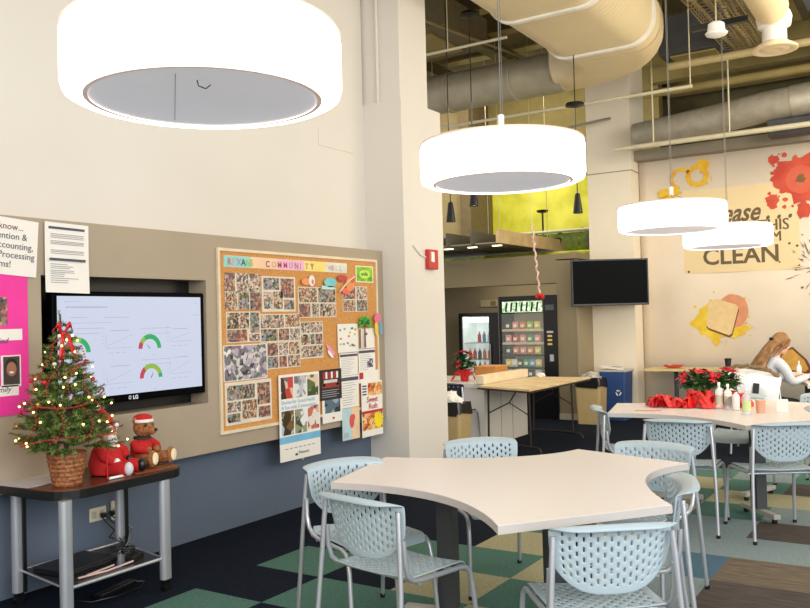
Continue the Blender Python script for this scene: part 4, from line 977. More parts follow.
mb = MB(); mb.box((0,0,.08),(.30,.34,.16), bev=.003); mb.build('carton', mat('orange_card', (206,138,70), .7), t); mb = MB(); mb.box((0,0,.163),(.305,.345,.01)); mb.build('lid', mat('orange_card_light', (224,160,96), .7), t)

def leaf(mb, base, d, L, W, bend=.2):
    d = V(d).normalized(); s_ = d.cross(V((0,0,1)))
    s_ = (s_ if s_.length > .1 else V((1,0,0))).normalized()*W
    b = V(base); dn = V((0,0,-1))*L*bend
    p1 = b+d*L*.5+s_; p2 = b+d*L*.5-s_; tip = b+d*L+dn; m = b+d*L*.5+V((0,0,L*.06))
    vs = [mb.bm.verts.new(p) for p in (b, p1, tip, p2, m)]
    mb._f([vs[0],vs[1],vs[4]]); mb._f([vs[1],vs[2],vs[4]]); mb._f([vs[2],vs[3],vs[4]]); mb._f([vs[3],vs[0],vs[4]])
def plant(name, loc, lb, seed, R_, H_, pot_r=.07, pot_h=.12, reds=9, bow=True, dense=60):
    t = empty(name, loc, 0, lb, 'flowering plant'); rr = random.Random(seed)
    mb = MB()
    n = 28
    mb.lathe([(0,0),(pot_r*.8,0)], n=n)
    rings = []
    for q, (r, z) in enumerate(((pot_r*.8,0),(pot_r*.9,pot_h*.5),(pot_r*1.05,pot_h*.9),(pot_r*1.35,pot_h*1.1))):
        rings.append([mb.bm.verts.new((r*(1+.07*(-1)**k*q/2)*cos(2*pi*k/n), r*(1+.07*(-1)**k*q/2)*sin(2*pi*k/n), z)) for k in range(n)])
    for a, b_ in zip(rings, rings[1:]):
        for k in range(n): mb._f([a[k], a[(k+1)%n], b_[(k+1)%n], b_[k]])
    mb.build('foil_pot', RED, t)
    mb = MB(); mb2 = MB(); heads = []
    for k in range(dense):
        a = rr.uniform(0,2*pi); e = rr.uniform(.1,1.3); r = R_*rr.uniform(.35,.8)
        p = V((r*cos(a)*cos(e), r*sin(a)*cos(e), pot_h+.02+H_*rr.uniform(.15,.75)*sin(e)+.02))
        leaf(mb, p, (cos(a+rr.uniform(-.6,.6)), sin(a+rr.uniform(-.6,.6)), rr.uniform(-.3,.8)), rr.uniform(.07,.11), rr.uniform(.018,.03), rr.uniform(0,.4))
    for k in range(9):
        a = rr.uniform(0,2*pi); mb.tube([(0,0,pot_h*.8),(R_*.5*cos(a),R_*.5*sin(a),pot_h+H_*.5)], .004, n=5)
    mb.build('foliage', [LEAF], t)
    for k in range(reds):
        a = 2*pi*k/reds+rr.uniform(-.3,.3); e = rr.uniform(.15,1.45); c = V((R_*cos(a)*cos(e), R_*sin(a)*cos(e), pot_h+.05+H_*.85*sin(e)))
        mb = MB()
        for q in range(8): b_ = 2*pi*q/8; cn = (c-V((0,0,pot_h))).normalized(); e1 = cn.orthogonal().normalized(); e2 = cn.cross(e1); leaf(mb, c, e1*cos(b_)+e2*sin(b_)+cn*.35, rr.uniform(.055,.08), .020, .1)
        mb.ball(c+V((0,0,.012)), .008, n=6, m=4); mb.build('red_bloom', mat('bloom_red', (206,26,44), .5, noise=.15, nscale=30), t)
    return t
plant('poinsettia', (-1.77,7.36,.7605), 'bushy poinsettia in a red foil pot on the ribboned table', 3, .18, .15, .075, .10, 9, dense=170)
plant('poinsettia', (-1.56,7.42,.7605), 'taller poinsettia with red roses beside the clear bottles', 5, .10, .17, .055, .10, 9, dense=120)
plant('poinsettia', (-5.10,9.30,.746), 'small poinsettia with a red bow on the white counter', 8, .14, .22, .06, .13, 7, dense=150)
t = empty('ribbon_bow', (-5.03,9.20,.75), 0, 'trailing red ribbon bow at the foot of the counter poinsettia', 'ribbon')
for sg in (-1,1):
    mb = MB(); mb.grid(lambda u, v: (sg*(.02+.16*u), -.02-.03*u, .10*sin(pi*u)*(1 if u < .7 else .6)+.01+(v-.5)*.04), 8, 2); mb.build('loop', RED, t, mods=[('SOLIDIFY', dict(thickness=.002))])
mb = MB(); mb.ball((0,-.02,.04), .022); mb.build('knot', RED, t, smooth=60)
# crumpled red netting along table 2
def crumple(name, loc, lb, sx, sy, sz, seed):
    rr = random.Random(seed); t = empty(name, loc, 0, lb, 'ribbon')
    mb = MB(); n = 24
    for k in range(n):
        c = V((rr.uniform(-sx,sx)*.8, rr.uniform(-sy,sy)*.8, .005)); a = rr.uniform(0, pi); w = rr.uniform(.03,.06); h = sz*rr.uniform(.5,1)
        d = V((cos(a), sin(a), 0)); p = V((-d.y, d.x, 0))
        mb.grid(lambda u, v: c+d*((u-.5)*w*2)+p*((v-.5)*.05+.015*sin(u*9+k))+V((0,0,h*sin(pi*u)*(1-.35*abs(v-.5)))), 7, 3)
    o = mb.build('crumpled_ribbon', RED, t, mods=[('SOLIDIFY', dict(thickness=.0015))]); return t
crumple('red_netting', (-2.02,7.05,.762), 'crumpled red ribbon heap at the left end before the poinsettia', .10, .08, .11, 1)
crumple('red_netting', (-1.86,7.06,.762), 'crumpled red ribbon between the two larger ribbon heaps', .09, .07, .08, 2)
crumple('red_netting', (-1.68,7.10,.762), 'largest crumpled red ribbon heap before the poinsettia pots', .14, .10, .15, 3)
crumple('red_netting', (-1.42,7.22,.762), 'crumpled red ribbon behind the white bottle', .07, .06, .12, 4)
GLASS = mat('clear_plastic', (226,232,232), .08, noise=0, alpha=.45)
def bottle(loc, lb, r, h, body, cap, label_m=None, hn=.25):
    t = empty('bottle', loc, 0, lb, 'bottle'); mb = MB(); z = h*(1-hn)
    mb.lathe([(0,0),(r,.002),(r,z*.9),(r*.75,z),(r*.32,z+h*.05),(r*.3,h*.93),(0,h*.93)], n=20); mb.build('body', body, t, smooth=50)
    mb = MB(); mb.lathe([(r*.36,h*.90),(r*.36,h),(0,h)], n=14); mb.build('cap', cap, t, smooth=50)
    if label_m: mb = MB(); mb.lathe([(r*1.02,z*.2),(r*1.02,z*.7)], n=20); mb.build('wrap_label', label_m, t, smooth=50)
    return t
bottle((-1.545,7.06,.7605), 'clear bottle with dark lettering, left of a matching one beside the ribbon', .030, .21, GLASS, WHITE, mat('dark_wrap', (150,148,136)))
bottle((-1.475,7.05,.7605), 'clear bottle with dark lettering, next to the white bottle', .030, .20, GLASS, WHITE, mat('dark_wrap', (96,96,84)))
bottle((-1.405,7.0,.7605), 'plain white bottle standing on the poinsettia table', .028, .14, WHITE, WHITE, hn=.12)
bottle((-1.275,6.72,.7605), 'clear soap bottle with a pale green label and white pump', .032, .20, GLASS, WHITE, mat('green_wrap', (206,220,150)))
t = empty('paper_cup', (-1.20,6.86,.7605), 0, 'salmon coloured cup beside the soap bottle', 'cup')
mb = MB(); mb.lathe([(0,0),(.030,0),(.038,.10),(.035,.10),(.028,.008),(0,.008)], n=20); mb.build('cup_body', mat('salmon', (226,160,130), .5), t, smooth=40); mb = MB(); mb.lathe([(.036,.098),(.040,.101),(.036,.104)], n=20); mb.build('rim', PAPER, t)
t = empty('red_marker', (-2.02,6.72,.7605), .3, 'thin red strip lying on the bare end of the poinsettia table', 'strip')
mb = MB(); mb.box((0,0,.003),(.20,.018,.004)); mb.build('strip_body', mat('pale_red', (222,120,104)), t)
t = empty('folded_card', (-1.06,6.95,.7605), .2, 'small white folded card beside the salmon cup', 'card')
mb = MB(); mb.box((0,-.012,.05),(.08,.002,.10), rot=Matrix.Rotation(.2,3,'X')); mb.box((0,.012,.05),(.08,.002,.10), rot=Matrix.Rotation(-.2,3,'X')); mb.build('card_leaf', PAPER, t)

# ------------------------------------------------------------------ bins
def bin_(name, loc, rz, lb, w, d, h, body, liner, lid=None, stuff=True):
    t = empty(name, loc, rz, lb, 'bin'); mb = MB()
    def ring(s_, z): return [mb.bm.verts.new((x*s_, y*s_, z)) for x, y in rounded_rect(w, d, .04, 4)]
    rs = [ring(.88,0), ring(1,h), ring(.96,h), ring(.85,.02)]
    n = len(rs[0]); mb._f(rs[0][::-1]); mb._f(rs[3])
    for a, b_ in zip(rs, rs[1:]):
        for k in range(n): mb._f([a[k], a[(k+1)%n], b_[(k+1)%n], b_[k]])
    mb.build('bin_body', body, t)
    if liner:
        rr = random.Random(4); mb = MB(); pr = rounded_rect(w, d, .05, 4)
        R0 = [mb.bm.verts.new((x*.93, y*.93, h-.06)) for x, y in pr]; R1 = [mb.bm.verts.new((x*1.0, y*1.0, h+.02+rr.uniform(-.01,.02))) for x, y in pr]; R2 = [mb.bm.verts.new((x*1.06, y*1.06, h-.10+rr.uniform(-.035,.03))) for x, y in pr]
        for A, B in ((R0,R1),(R1,R2)):
            for k in range(n): mb._f([A[k], A[(k+1)%n], B[(k+1)%n], B[k]])
        mb._f(R0); mb.build('liner', mat('black_liner', (20,18,20), .25, noise=.2, nscale=30), t)
    if lid: mb = MB(); mb.box((0,0,h+.012),(w*1.04,d*1.04,.03), bev=.008); mb.build('lid', lid, t)
    return t
BEIGE = mat('beige_bin_plastic', (184,160,112), .5, noise=.03)
bin_('waste_bin', (-4.24,11.44,0), 0, 'beige bin with a black liner beside the blue bin', .38, .32, .62, BEIGE, True)
bin_('waste_bin', (-4.52,7.86,0), .1, 'beige bin with a black liner and paper, just behind the cream pier', .42, .34, .62, BEIGE, True)
bin_('recycling_bin', (-4.07,12.03,0), 0, 'blue recycling bin against the rear cream pier', .40, .36, .70, mat('recycle_blue', (44,74,130), .45), False, mat('lid_grey', (190,186,180), .5))
t = empty('recycling_emblem', (0,0,0))
bpy.data.objects.remove(t)
mb = MB()
for k in range(3):
    a = radians(90+120*k); c = V((-3.98+.03*cos(a), 11.84, .40+.03*sin(a)))
    d = V((-sin(a),0,cos(a))); n_ = V((cos(a),0,sin(a)))
    mb.quad(c-d*.025-n_*.008, c+d*.012-n_*.008, c+d*.012+n_*.008, c-d*.025+n_*.008); mb.quad(c+d*.012-n_*.018, c+d*.032, c+d*.012+n_*.018, c+d*.012)
em = mb.build('recycling_emblem', WHITE)
rb = [o for o in bpy.data.objects if o.name.startswith('recycling_bin')][0]; em.parent = rb; em.location = -rb.location
def crumple_paper(loc, lb, seed, s_=.1, m=PAPER, name='crumpled_paper'):
    rr = random.Random(seed); t = empty(name, loc, 0, lb, 'paper')
    mb = MB(); mb.ball((0,0,0), 1, n=14, m=9)
    for v in mb.bm.verts: v.co = V((v.co.x*s_*1.2, v.co.y*s_, v.co.z*s_*.7))*rr.uniform(.7,1.15)
    for v in mb.bm.verts: v.co.z += s_*.6
    mb.build('paper_wad', m, t); mb = MB(); mb.ball((s_*.9,0,s_*.5), s_*.4, n=8, m=6); mb.build('paper_wad', m, t); return t
crumple_paper((-4.54,7.86,.57), 'white crumpled paper heaped in the bin behind the pier', 1, .15)
crumple_paper((-4.24,11.44,.57), 'white and grey bags stuffed into the beige bin by the blue bin', 2, .12, mat('bag_grey', (214,208,196), .5, noise=.3, nscale=20))
crumple_paper((-4.42,10.12,.744), 'small crumpled napkin at the far end of the folding table', 3, .045)
t = empty('paper_tray', (-4.10,11.95,.73), 0, 'bunch of folded papers lying on the blue bin lid', 'paper')
mb = MB(); mb.box((0,0,.03),(.30,.16,.03), rot=Matrix.Rotation(.12,3,'Y')); mb.box((.02,0,.055),(.28,.14,.01), rot=Matrix.Rotation(-.1,3,'Y')); mb.build('papers', PAPER, t)

# ------------------------------------------------------------------ vending machine
vm = empty('vending_machine', (-5.30,11.66,0), 0, 'black snack vending machine with a lit glass front in the alcove', 'vending machine')
Wv, Dv, Hv = .95, .82, 1.845
mb = MB(); mb.b2(-Wv/2,-Wv/2+.04,0,Dv,0,Hv); mb.b2(.27,Wv/2,0,Dv,0,Hv); mb.b2(-Wv/2+.04,.27,0,Dv,Hv-.06,Hv); mb.b2(-Wv/2+.04,.27,0,Dv,0,.42); mb.b2(-Wv/2+.04,.27,.5,Dv,.42,Hv-.06); mb.build('cabinet', mat('vending_black', (14,14,16), .3), vm)
mb = MB(); mb.b2(-Wv/2+.045,.265,.47,.495,.42,Hv-.06); mb.build('back_panel', mat('vending_back', (150,136,104), .6, emit=.25), vm)
VS = [.60,.76,.95,1.13,1.33]
for k, z in enumerate(VS): mb = MB(); mb.b2(-Wv/2+.05,.26,.02,.46,z-.02,z); mb.b2(-Wv/2+.05,.26,.015,.02,z-.02,z+.015); mb.build('shelf', mat('shelf_cream', (220,204,170), .5) if k > 2 else BLACK, vm)
mb = MB(); mb.b2(-Wv/2+.07,.25,-.004,.012,1.60,1.765); sg_ = mb.build('lit_header', mat('header_print', (220,232,210), .4, emit=.9, noise=.3, nscale=22, rgb2=(90,150,90)), vm)
mb = MB()
for k in range(7): x = -.36+k*.085; mb.quad((x,-.006,1.61),(x+.03,-.006,1.61),(x+.05,-.006,1.75),(x+.02,-.006,1.75))
mb.build('print_marks', mat('print_black', (30,34,30)), sg_)
mb = MB(); mb.b2(-Wv/2+.05,.262,.004,.008,.50,1.58); mb.build('glass_door', mat('vending_glass', (200,210,210), .03, noise=0, alpha=.12), vm)
mb = MB(); mb.b2(.30,.44,-.004,.0,1.62,1.70); mb.build('display', mat('lcd_dim', (70,80,76), .3, emit=.2), vm)
for z in (1.22,1.16,1.10): mb = MB(); mb.b2(.33,.40,-.008,.0,z,z+.03); mb.build('selection_button', mat('amber_button', (206,176,90), .5, emit=.2), vm)
mb = MB(); mb.b2(.32,.42,-.006,0,1.28,1.31); mb.build('coin_slot', CHROME, vm)
mb = MB(); mb.b2(.36,.42,-.012,0,.86,.96); mb.build('coin_return', CHROME, vm)
mb = MB(); mb.b2(-.36,.2,-.006,0,.46,.56); mb.build('pickup_flap', BLACKG, vm)
mb = MB(); mb.b2(-Wv/2,-Wv/2+.012,-.012,-.001,.05,Hv); mb.build('edge_trim', mat('trim_grey', (110,108,100), .4, metal=.3), vm)
cols = {'red':(200,60,56),'orange':(226,130,60),'lime':(160,200,70),'yellow':(236,206,70),'pink':(236,150,140),'white':(226,224,214),'green':(60,160,90),'blue':(110,160,200),'dark':(60,50,46),'teal':(90,170,160)}
rowc = [['white','teal','blue','dark','white'],['yellow','white','dark','green','blue','yellow'],['dark','orange','pink','orange','yellow'],['pink','red','pink','green','pink'],['dark','pink','orange','lime','yellow']]
ordn = ['first','second','third','fourth','fifth','sixth']; shn = ['lowest','fourth','third','second','top']
def snack():
    t = empty('snack_bag', (0,0,0), 0, 'x', 'snack bag', 'snack bags on the vending machine shelves')
    mb = MB(); mb.grid(lambda u, v: ((u-.5)*.098*(1-.04*sin(pi*v)), -.022*sin(pi*u)*sin(pi*v), v*.125), 6, 6); mb.grid(lambda u, v: ((u-.5)*.098, .02*sin(pi*u)*sin(pi*v), v*.125), 6, 6)
    return t, mb
for r, (z, cl) in enumerate(zip(VS, rowc)):
    for k, c in enumerate(cl):
        t, mb = snack(); step = .60/len(cl); t.location = (-5.30-.40+step*(k+.5), 11.66+.06, z+.002)
        t['label'] = '%s snack bag, %s from the left on the %s shelf of the vending machine' % (c, ordn[k], shn[r])
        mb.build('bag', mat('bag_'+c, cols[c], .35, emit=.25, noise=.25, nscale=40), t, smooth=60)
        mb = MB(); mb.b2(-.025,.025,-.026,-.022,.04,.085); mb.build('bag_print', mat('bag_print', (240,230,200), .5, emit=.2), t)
# drinks cooler
fr = empty('drinks_cooler', (-6.47,12.3,0), 0, 'black drinks cooler with a white lit interior left of the vending machine', 'cooler')
mb = MB(); mb.b2(-.36,-.30,0,.62,0,1.61); mb.b2(.20,.36,0,.62,0,1.61); mb.b2(-.30,.20,0,.62,1.55,1.61); mb.b2(-.30,.20,0,.62,0,.20); mb.b2(-.30,.20,.58,.62,.2,1.55); mb.build('cabinet', mat('vending_black',(14,14,16)), fr)
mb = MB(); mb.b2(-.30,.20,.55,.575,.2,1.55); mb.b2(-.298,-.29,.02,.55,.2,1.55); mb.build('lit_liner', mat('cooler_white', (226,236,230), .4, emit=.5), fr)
mb = MB(); mb.b2(-.27,.17,.05,.16,1.46,1.53); mb.build('light_tube', mat('tube_glow', (250,255,250), .4, emit=5), fr)
for z in (.40,.62,.84,1.12): mb = MB(); mb.b2(-.29,.20,.05,.53,z-.012,z); mb.build('wire_shelf', mat('cooler_shelf', (200,210,206), .4), fr)
mb = MB(); mb.b2(-.30,.20,.0,.006,.2,1.55); mb.build('glass_door', mat('vending_glass',(200,210,210)), fr); mb = MB(); mb.tube([(.23,-.02,.7),(.23,-.02,1.1)], .012, n=8); mb.build('handle', CHROME, fr)
rr = random.Random(9); n = 0
for r, z in enumerate((.40,.62,.84,1.12)):
    for k in range(5):
        if r == 3 and k < 2: continue
        c = rr.choice(['red','white','dark','blue','orange'])
        t = empty('drink_bottle', (-6.47-.22+.09*k, 12.42, z+.001), 0, '%s capped drink bottle, %s from the left on the %s shelf of the drinks cooler' % (c, ordn[k], shn[r]), 'bottle', 'bottles in the drinks cooler')
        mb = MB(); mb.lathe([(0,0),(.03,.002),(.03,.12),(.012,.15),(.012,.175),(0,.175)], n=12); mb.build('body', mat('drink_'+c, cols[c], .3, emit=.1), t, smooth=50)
        mb = MB(); mb.lathe([(.014,.165),(.014,.185),(0,.185)], n=8); mb.build('cap', WHITE, t)
t = empty('wall_plate', (-6.75,13.29,1.78), 0, 'pale switch plate on the alcove wall above the drinks cooler', 'switch plate')
mb = MB(); mb.box((0,-.006,0),(.34,.01,.12), bev=.002); mb.build('cover_plate', mat('ivory_dim', (196,184,150), .5), t); mb = MB(); mb.box((.08,-.013,0),(.10,.006,.08)); mb.build('vent_face', mat('vent_brown', (140,122,88)), t)

# ------------------------------------------------------------------ far television
t = empty('mounted_television', (-4.04,11.78,1.66), yaw-.0, 'black flat television on an arm at the rear cream pier', 'television')
mb = MB(); mb.box((0,0,.335),(1.11,.05,.67), bev=.008); mb.build('bezel', BLACK, t)
mb = MB(); mb.box((0,-.0265,.34),(1.07,.003,.62)); mb.build('screen', BLACKG, t)
mb = MB(); mb.box((0,.09,.33),(.3,.10,.3)); mb.tube([(0,.12,.33),(.05,.35,.33)], .03, n=8); mb.build('wall_arm', DARKG, t)

# ------------------------------------------------------------------ mural wall
MY = 12.66; kf = MY/12.5
def W2(x, z): return (x*kf, 1.55+(z-1.55)*kf)
mu = empty('mural_banner', (0,MY,0), 0, 'huge cream banner printed with food splashes and a cleaning request', 'banner')
mb = MB(); mb.grid(lambda u, v: (-3.835+9.3*u, .008*sin(u*60)-.0, .12+(3.79+.0*u)*v), 80, 2); mb.build('banner_cloth', mat('mural_cloth', (240,225,205), .8, nscale=1.2, rgb2=(232,216,194)), mu, smooth=60, mods=[('SOLIDIFY', dict(thickness=.004))])
def onwall(name, m, shapes, y=-.014, parent=mu):
    mb = MB()
    for q_, pts in enumerate(shapes):
        y -= .00008; n_ = len(pts); c = (sum(p[0] for p in pts)/n_, sum(p[1] for p in pts)/n_)
        vc = mb.bm.verts.new((c[0], y, c[1])); vs = [mb.bm.verts.new((p[0], y, p[1])) for p in pts]
        for k in range(n_): mb._f([vc, vs[k], vs[(k+1)%n_]])
    return mb.build(name, m, parent)
def blob(cx, cz, r, rz_=None, seed=0, amp=.3, n=40, spikes=7):
    rr = random.Random(seed); rz_ = rz_ or r; ph = [rr.uniform(0,6.28) for _ in range(4)]
    out = []
    for k in range(n):
        a = 2*pi*k/n; q = 1+amp*(.6*max(0, sin(spikes*a+ph[0]))**2+.35*sin(3*a+ph[1])+.2*sin(5*a+ph[2])+.12*sin(11*a+ph[3])); out.append((cx+r*q*cos(a), cz+rz_*q*sin(a)))
    return out
def drops(cx, cz, r0_, r1_, n, s_, seed):
    rr = random.Random(seed); o = []
    for k in range(n):
        a = rr.uniform(0,2*pi); d = rr.uniform(r0_, r1_); o.append(blob(cx+d*cos(a), cz+d*sin(a), rr.uniform(.3,1)*s_, seed=k, n=10, amp=.2))
    return o
# sign area
x0, z1 = W2(-3.16,3.30); x1, z0 = W2(-1.62,2.09)
onwall('sign_ground', mat('sign_ochre', (238,214,168), .8, nscale=2, noise=.02), [[(x0,z0),(x1,z0),(x1,z1),(x0,z1)]], y=-.0125)
BRN = mat('brown_lettering', (112,96,68), .8)
def mt(s_, size, x, z, **k): x, z = W2(x, z); return text_mesh('lettering', s_, size, BW(x, z, -.0135), BRN, mu, **k)
mt('Please . . .', .37, -1.70, 2.80, shear=.4, bold=.008, sx=.78, align='RIGHT')
for q in (0, .009):
    x, z = W2(-1.745+q, 2.64); text_mesh('lettering', 'KEEP THIS', .225, BW(x, z, -.0135-q*.01), BRN, mu, sx=.88, align='RIGHT')
    x, z = W2(-1.845+q, 2.488); text_mesh('lettering', 'ROOM', .20, BW(x, z, -.0135-q*.01), BRN, mu, sx=.88, align='RIGHT')
mt('CLEAN', .335, -2.90, 2.21, bold=.007, sx=.99)
x, z = W2(-3.10,2.12); onwall('dot_mark', BRN, [blob(x, z, .018, amp=0)], y=-.0135)
# mustard rings
MUS = mat('mustard_paint', (232,196,40), .6, nscale=8, rgb2=(224,160,30)); 
def ringshape(name, cx, cz, r, w, seed, m, a0=0, a1=360, parent=mu):
    rr = random.Random(seed); mb = MB(); n = 30; pv = None
    for k in range(n+1):
        a = radians(a0+(a1-a0)*k/n); ww = w*(.7+.5*abs(sin(k*1.3+seed))); p = [mb.bm.verts.new((cx+q*cos(a), -.0135, cz+q*1.0*sin(a))) for q in (r-ww/2, r+ww/2)]
        if pv: mb._f([pv[0], pv[1], p[1], p[0]])
        pv = p
    return mb.build(name, m, parent)
cx, cz = W2(-2.94,3.50); ringshape('mustard_ring', cx, cz, .13, .07, 1, MUS); ringshape('mustard_ring', cx-.23, cz-.02, .14, .05, 2, MUS, 40, 260)
onwall('mustard_splash_print', MUS, [blob(cx+.08, cz+.16, .10, .07, 3), blob(cx-.42, cz-.22, .16, .08, 4, .25)])
onwall('mustard_droplets', MUS, drops(cx-.2, cz, .1, .45, 14, .02, 5))['kind'] = 'stuff'
# tomato splat
TOM = mat('tomato_paint', (214,84,54), .5, nscale=4, rgb2=(196,60,40))
cx, cz = W2(-1.60,3.33); onwall('tomato_splash_print', TOM, [blob(cx, cz, .30, .30, 6, .35, 60, 9), blob(cx-.32, cz+.28, .07, .06, 7), blob(cx-.35, cz-.30, .08, .10, 8), blob(cx+.05, cz-.45, .09, .11, 9)]+drops(cx, cz, .3, .6, 26, .035, 10))
onwall('tomato_slice', mat('tomato_slice', (224,100,70), .5), [blob(cx+.02, cz-.03, .19, amp=.02)], y=-.0145); onwall('tomato_core', mat('tomato_core', (130,96,50), .6), [blob(cx+.02, cz-.02, .055, seed=3, amp=.4)], y=-.0155)
ringshape('tomato_seed_ring', cx+.02, cz-.02, .085, .02, 4, mat('seed_cream', (236,170,130)))
# coffee splash
COF = mat('coffee_paint', (120,84,66), .7, noise=.2, nscale=10); cx, cz = W2(-1.40,2.10); rr = random.Random(12); sh = [blob(cx+.05, cz, .10, .12, 13, .5)]
for k in range(26):
    a = rr.uniform(radians(110), radians(300)); d = rr.uniform(.12,.40); c = (cx+d*cos(a), cz+d*sin(a)); L = rr.uniform(.03,.10); t_ = rr.uniform(.006,.014)
    ux, uz = cos(a), sin(a); sh.append([(c[0]-ux*L-uz*t_, c[1]-uz*L+ux*t_), (c[0]+uz*t_*.5, c[1]-ux*t_*.5), (c[0]+ux*L, c[1]+uz*L), (c[0]-uz*t_*.5, c[1]+ux*t_*.5)])
onwall('coffee_splash_print', COF, sh+drops(cx, cz, .2, .55, 24, .018, 15))
# sandwich
cx, cz = W2(-2.63,1.46)
onwall('mustard_smear_print', mat('smear_yellow', (236,206,60), .6, nscale=6, rgb2=(222,180,40)), [blob(cx-.16, cz-.06, .24, .26, 21, .35, 50, 8), blob(cx+.14, cz-.19, .17, .10, 22, .4), blob(cx-.12, cz-.30, .06, .10, 23, .4)]+drops(cx, cz, .3, .45, 12, .02, 24), y=-.0128)
onwall('ham_slice', mat('ham_pink', (224,150,110), .5, nscale=6, noise=.08), [blob(cx+.12, cz+.08, .21, .24, 25, .04)], y=-.0135)
S_ = [(-.21,.22),(-.10,.26),(.17,.17),(.20,.12),(.10,-.24),(.06,-.27),(-.22,-.16),(-.25,-.12)]
onwall('bread_crust', mat('crust_brown', (110,66,40), .7), [[(cx+x*1.02+.005, cz+z*1.02-.025) for x, z in S_]], y=-.0142)
onwall('bread_slice', mat('bread_tan', (234,204,150), .8, nscale=12, noise=.05), [[(cx+x, cz+z) for x, z in S_]], y=-.015)
onwall('drip_print', mat('drip_tan', (216,180,120), .7), [[(cx+.02,cz-.34),(cx+.03,cz-.34),(cx-.0,cz-.45)], [(cx+.33,cz-.1),(cx+.45,cz-.20),(cx+.34,cz-.12)]])
# toast behind the person
cx, cz = W2(-1.75,.86)
onwall('toast_crust', mat('crust_brown',(110,66,40)), [[(cx-.19,cz-.02),(cx-.12,cz+.13),(cx+.0,cz+.17),(cx+.17,cz+.0),(cx+.24,cz-.14),(cx+.20,cz-.20),(cx-.12,cz-.16)]], y=-.0135)
onwall('toast_face', mat('toast_gold', (222,166,76), .7, nscale=10, noise=.12), [[(cx-.17,cz-.02),(cx-.11,cz+.11),(cx-.01,cz+.14),(cx+.14,cz-.01),(cx+.19,cz-.13),(cx+.15,cz-.17),(cx-.11,cz-.14)]], y=-.0145)
# table against the mural wall
t = empty('wall_table', (-3.0,12.28,0), 0, 'narrow pale table on a dark post against the mural wall', 'table')
mb = MB(); mb.b2(-.66,.62,-.24,.24,.705,.74); mb.build('tabletop', mat('pale_maple', (232,206,150), .45), t)
for x in (-.27,.45):
    mb = MB(); mb.tube([(x,0,.02),(x,0,.70)], .03, n=12); mb.box((x,0,.70),(.3,.3,.012)); lg = mb.build('leg', LEGGREY, t); mb = MB(); mb.lathe([(0,0),(.2,.0),(.2,.012),(.03,.03),(0,.03)], c=(x,0,0), n=24); mb.build('base_plate', LEGGREY, lg)
t = empty('food_tray', (-3.28,12.2,.7405), .2, 'red and white paper food tray on the wall table', 'tray')
mb = MB(); mb.grid(lambda u, v: ((u-.5)*.28, (v-.5)*.16, .004+.045*max(abs(2*u-1)**3, abs(2*v-1)**3)), 10, 8); mb.build('tray_body', mat('tray_red', (206,84,66), .6), t, mods=[('SOLIDIFY', dict(thickness=.003))])
mb = MB(); mb.ball((-.05,0,.03), .03, (1.4,1,.7)); mb.build('napkin', PAPER, t)
t = empty('coffee_cup', (-2.52,12.12,.7405), 0, 'black lidded coffee cup standing on the wall table', 'cup')
mb = MB(); mb.lathe([(0,0),(.032,0),(.045,.13),(0,.13)], n=18); mb.build('cup_body', mat('sleeve_dark', (40,34,32), .6), t, smooth=40); mb = MB(); mb.lathe([(.048,.128),(.048,.14),(.038,.15),(0,.15)], n=18); mb.build('lid', BLACK, t, smooth=40)

# ------------------------------------------------------------------ seated person
PO = V((-1.75,9.74,0)); PA = radians(40)
per = empty('person', PO, PA, 'person with long light brown hair in a grey sweater, leaning over a laptop', 'person')
def eval_mesh(o):
    dg = bpy.context.evaluated_depsgraph_get(); dg.update(); return bpy.data.meshes.new_from_object(o.evaluated_get(dg))
def skin_body(J, E, root=0):
    me = bpy.data.meshes.new('sk'); me.from_pydata([j[0] for j in J], E, []); o = bpy.data.objects.new('sk', me); COL.objects.link(o)
    md = o.modifiers.new('s', 'SKIN'); md.use_smooth_shade = True
    for k, j in enumerate(J):
        sv_ = me.skin_vertices[0].data[k]; r = j[1]; sv_.radius = r if isinstance(r, tuple) else (r, r); sv_.use_root = (k == root)
    sb = o.modifiers.new('b', 'SUBSURF'); sb.levels = 2; sb.render_levels = 2
    m2 = eval_mesh(o); bpy.data.objects.remove(o); return m2
J = [((0,0,.52),(.135,.11)), ((.05,0,.68),(.115,.095)), ((.13,0,.86),(.135,.10)), ((.19,0,.98),(.09,.07)), ((.235,0,1.05),.048), ((.26,0,1.10),.046)]
E_ = [(0,1),(1,2),(2,3),(3,4),(4,5)]
def add(p, r, par): J.append((p, r)); E_.append((par, len(J)-1)); return len(J)-1
hands = []
for s_ in (-1,1):
    a = add((.19,s_*.13,.975), .058, 3); a = add((.22,s_*.185,.93), .052, a); a = add((.30,s_*.215,.76), .042, a); a = add((.42,s_*.17,.79), .035, a); a = add((.53,s_*.12,.815), .026, a)
    a = add((.575,s_*.115,.82), (.034,.018), a); a = add((.605,s_*.113,.82), (.036,.016), a)
    h = add((0+.08,s_*.095,.50), .085, 0); h = add((.25,s_*.11,.525), .078, h); h = add((.43,s_*.12,.52), .058, h); h = add((.43,s_*.12,.30), .052, h); h = add((.42,s_*.125,.09), .036, h); h = add((.54,s_*.135,.04), .034, h)
bodyme = skin_body(J, E_)
fing = []
for s_ in (-1,1):
    for q, L in enumerate((.068,.078,.072,.055)):
        y = s_*(.113+(q-1.5)*.018); fj = [((.60,y,.82),.009), ((.60+L*.5,y,.825),.0085), ((.60+L*.85,y,.81),.008), ((.60+L,y,.795),.007)]
        fing.append(skin_body(fj, [(0,1),(1,2),(2,3)]))
    y = s_*.113; fj = [((.56,y-s_*.025,.815),.011), ((.585,y-s_*.05,.812),.010), ((.61,y-s_*.058,.803),.008)]
    fing.append(skin_body(fj, [(0,1),(1,2)]))
bm = bmesh.new(); bm.from_mesh(bodyme)
for m_ in fing: bm.from_mesh(m_)
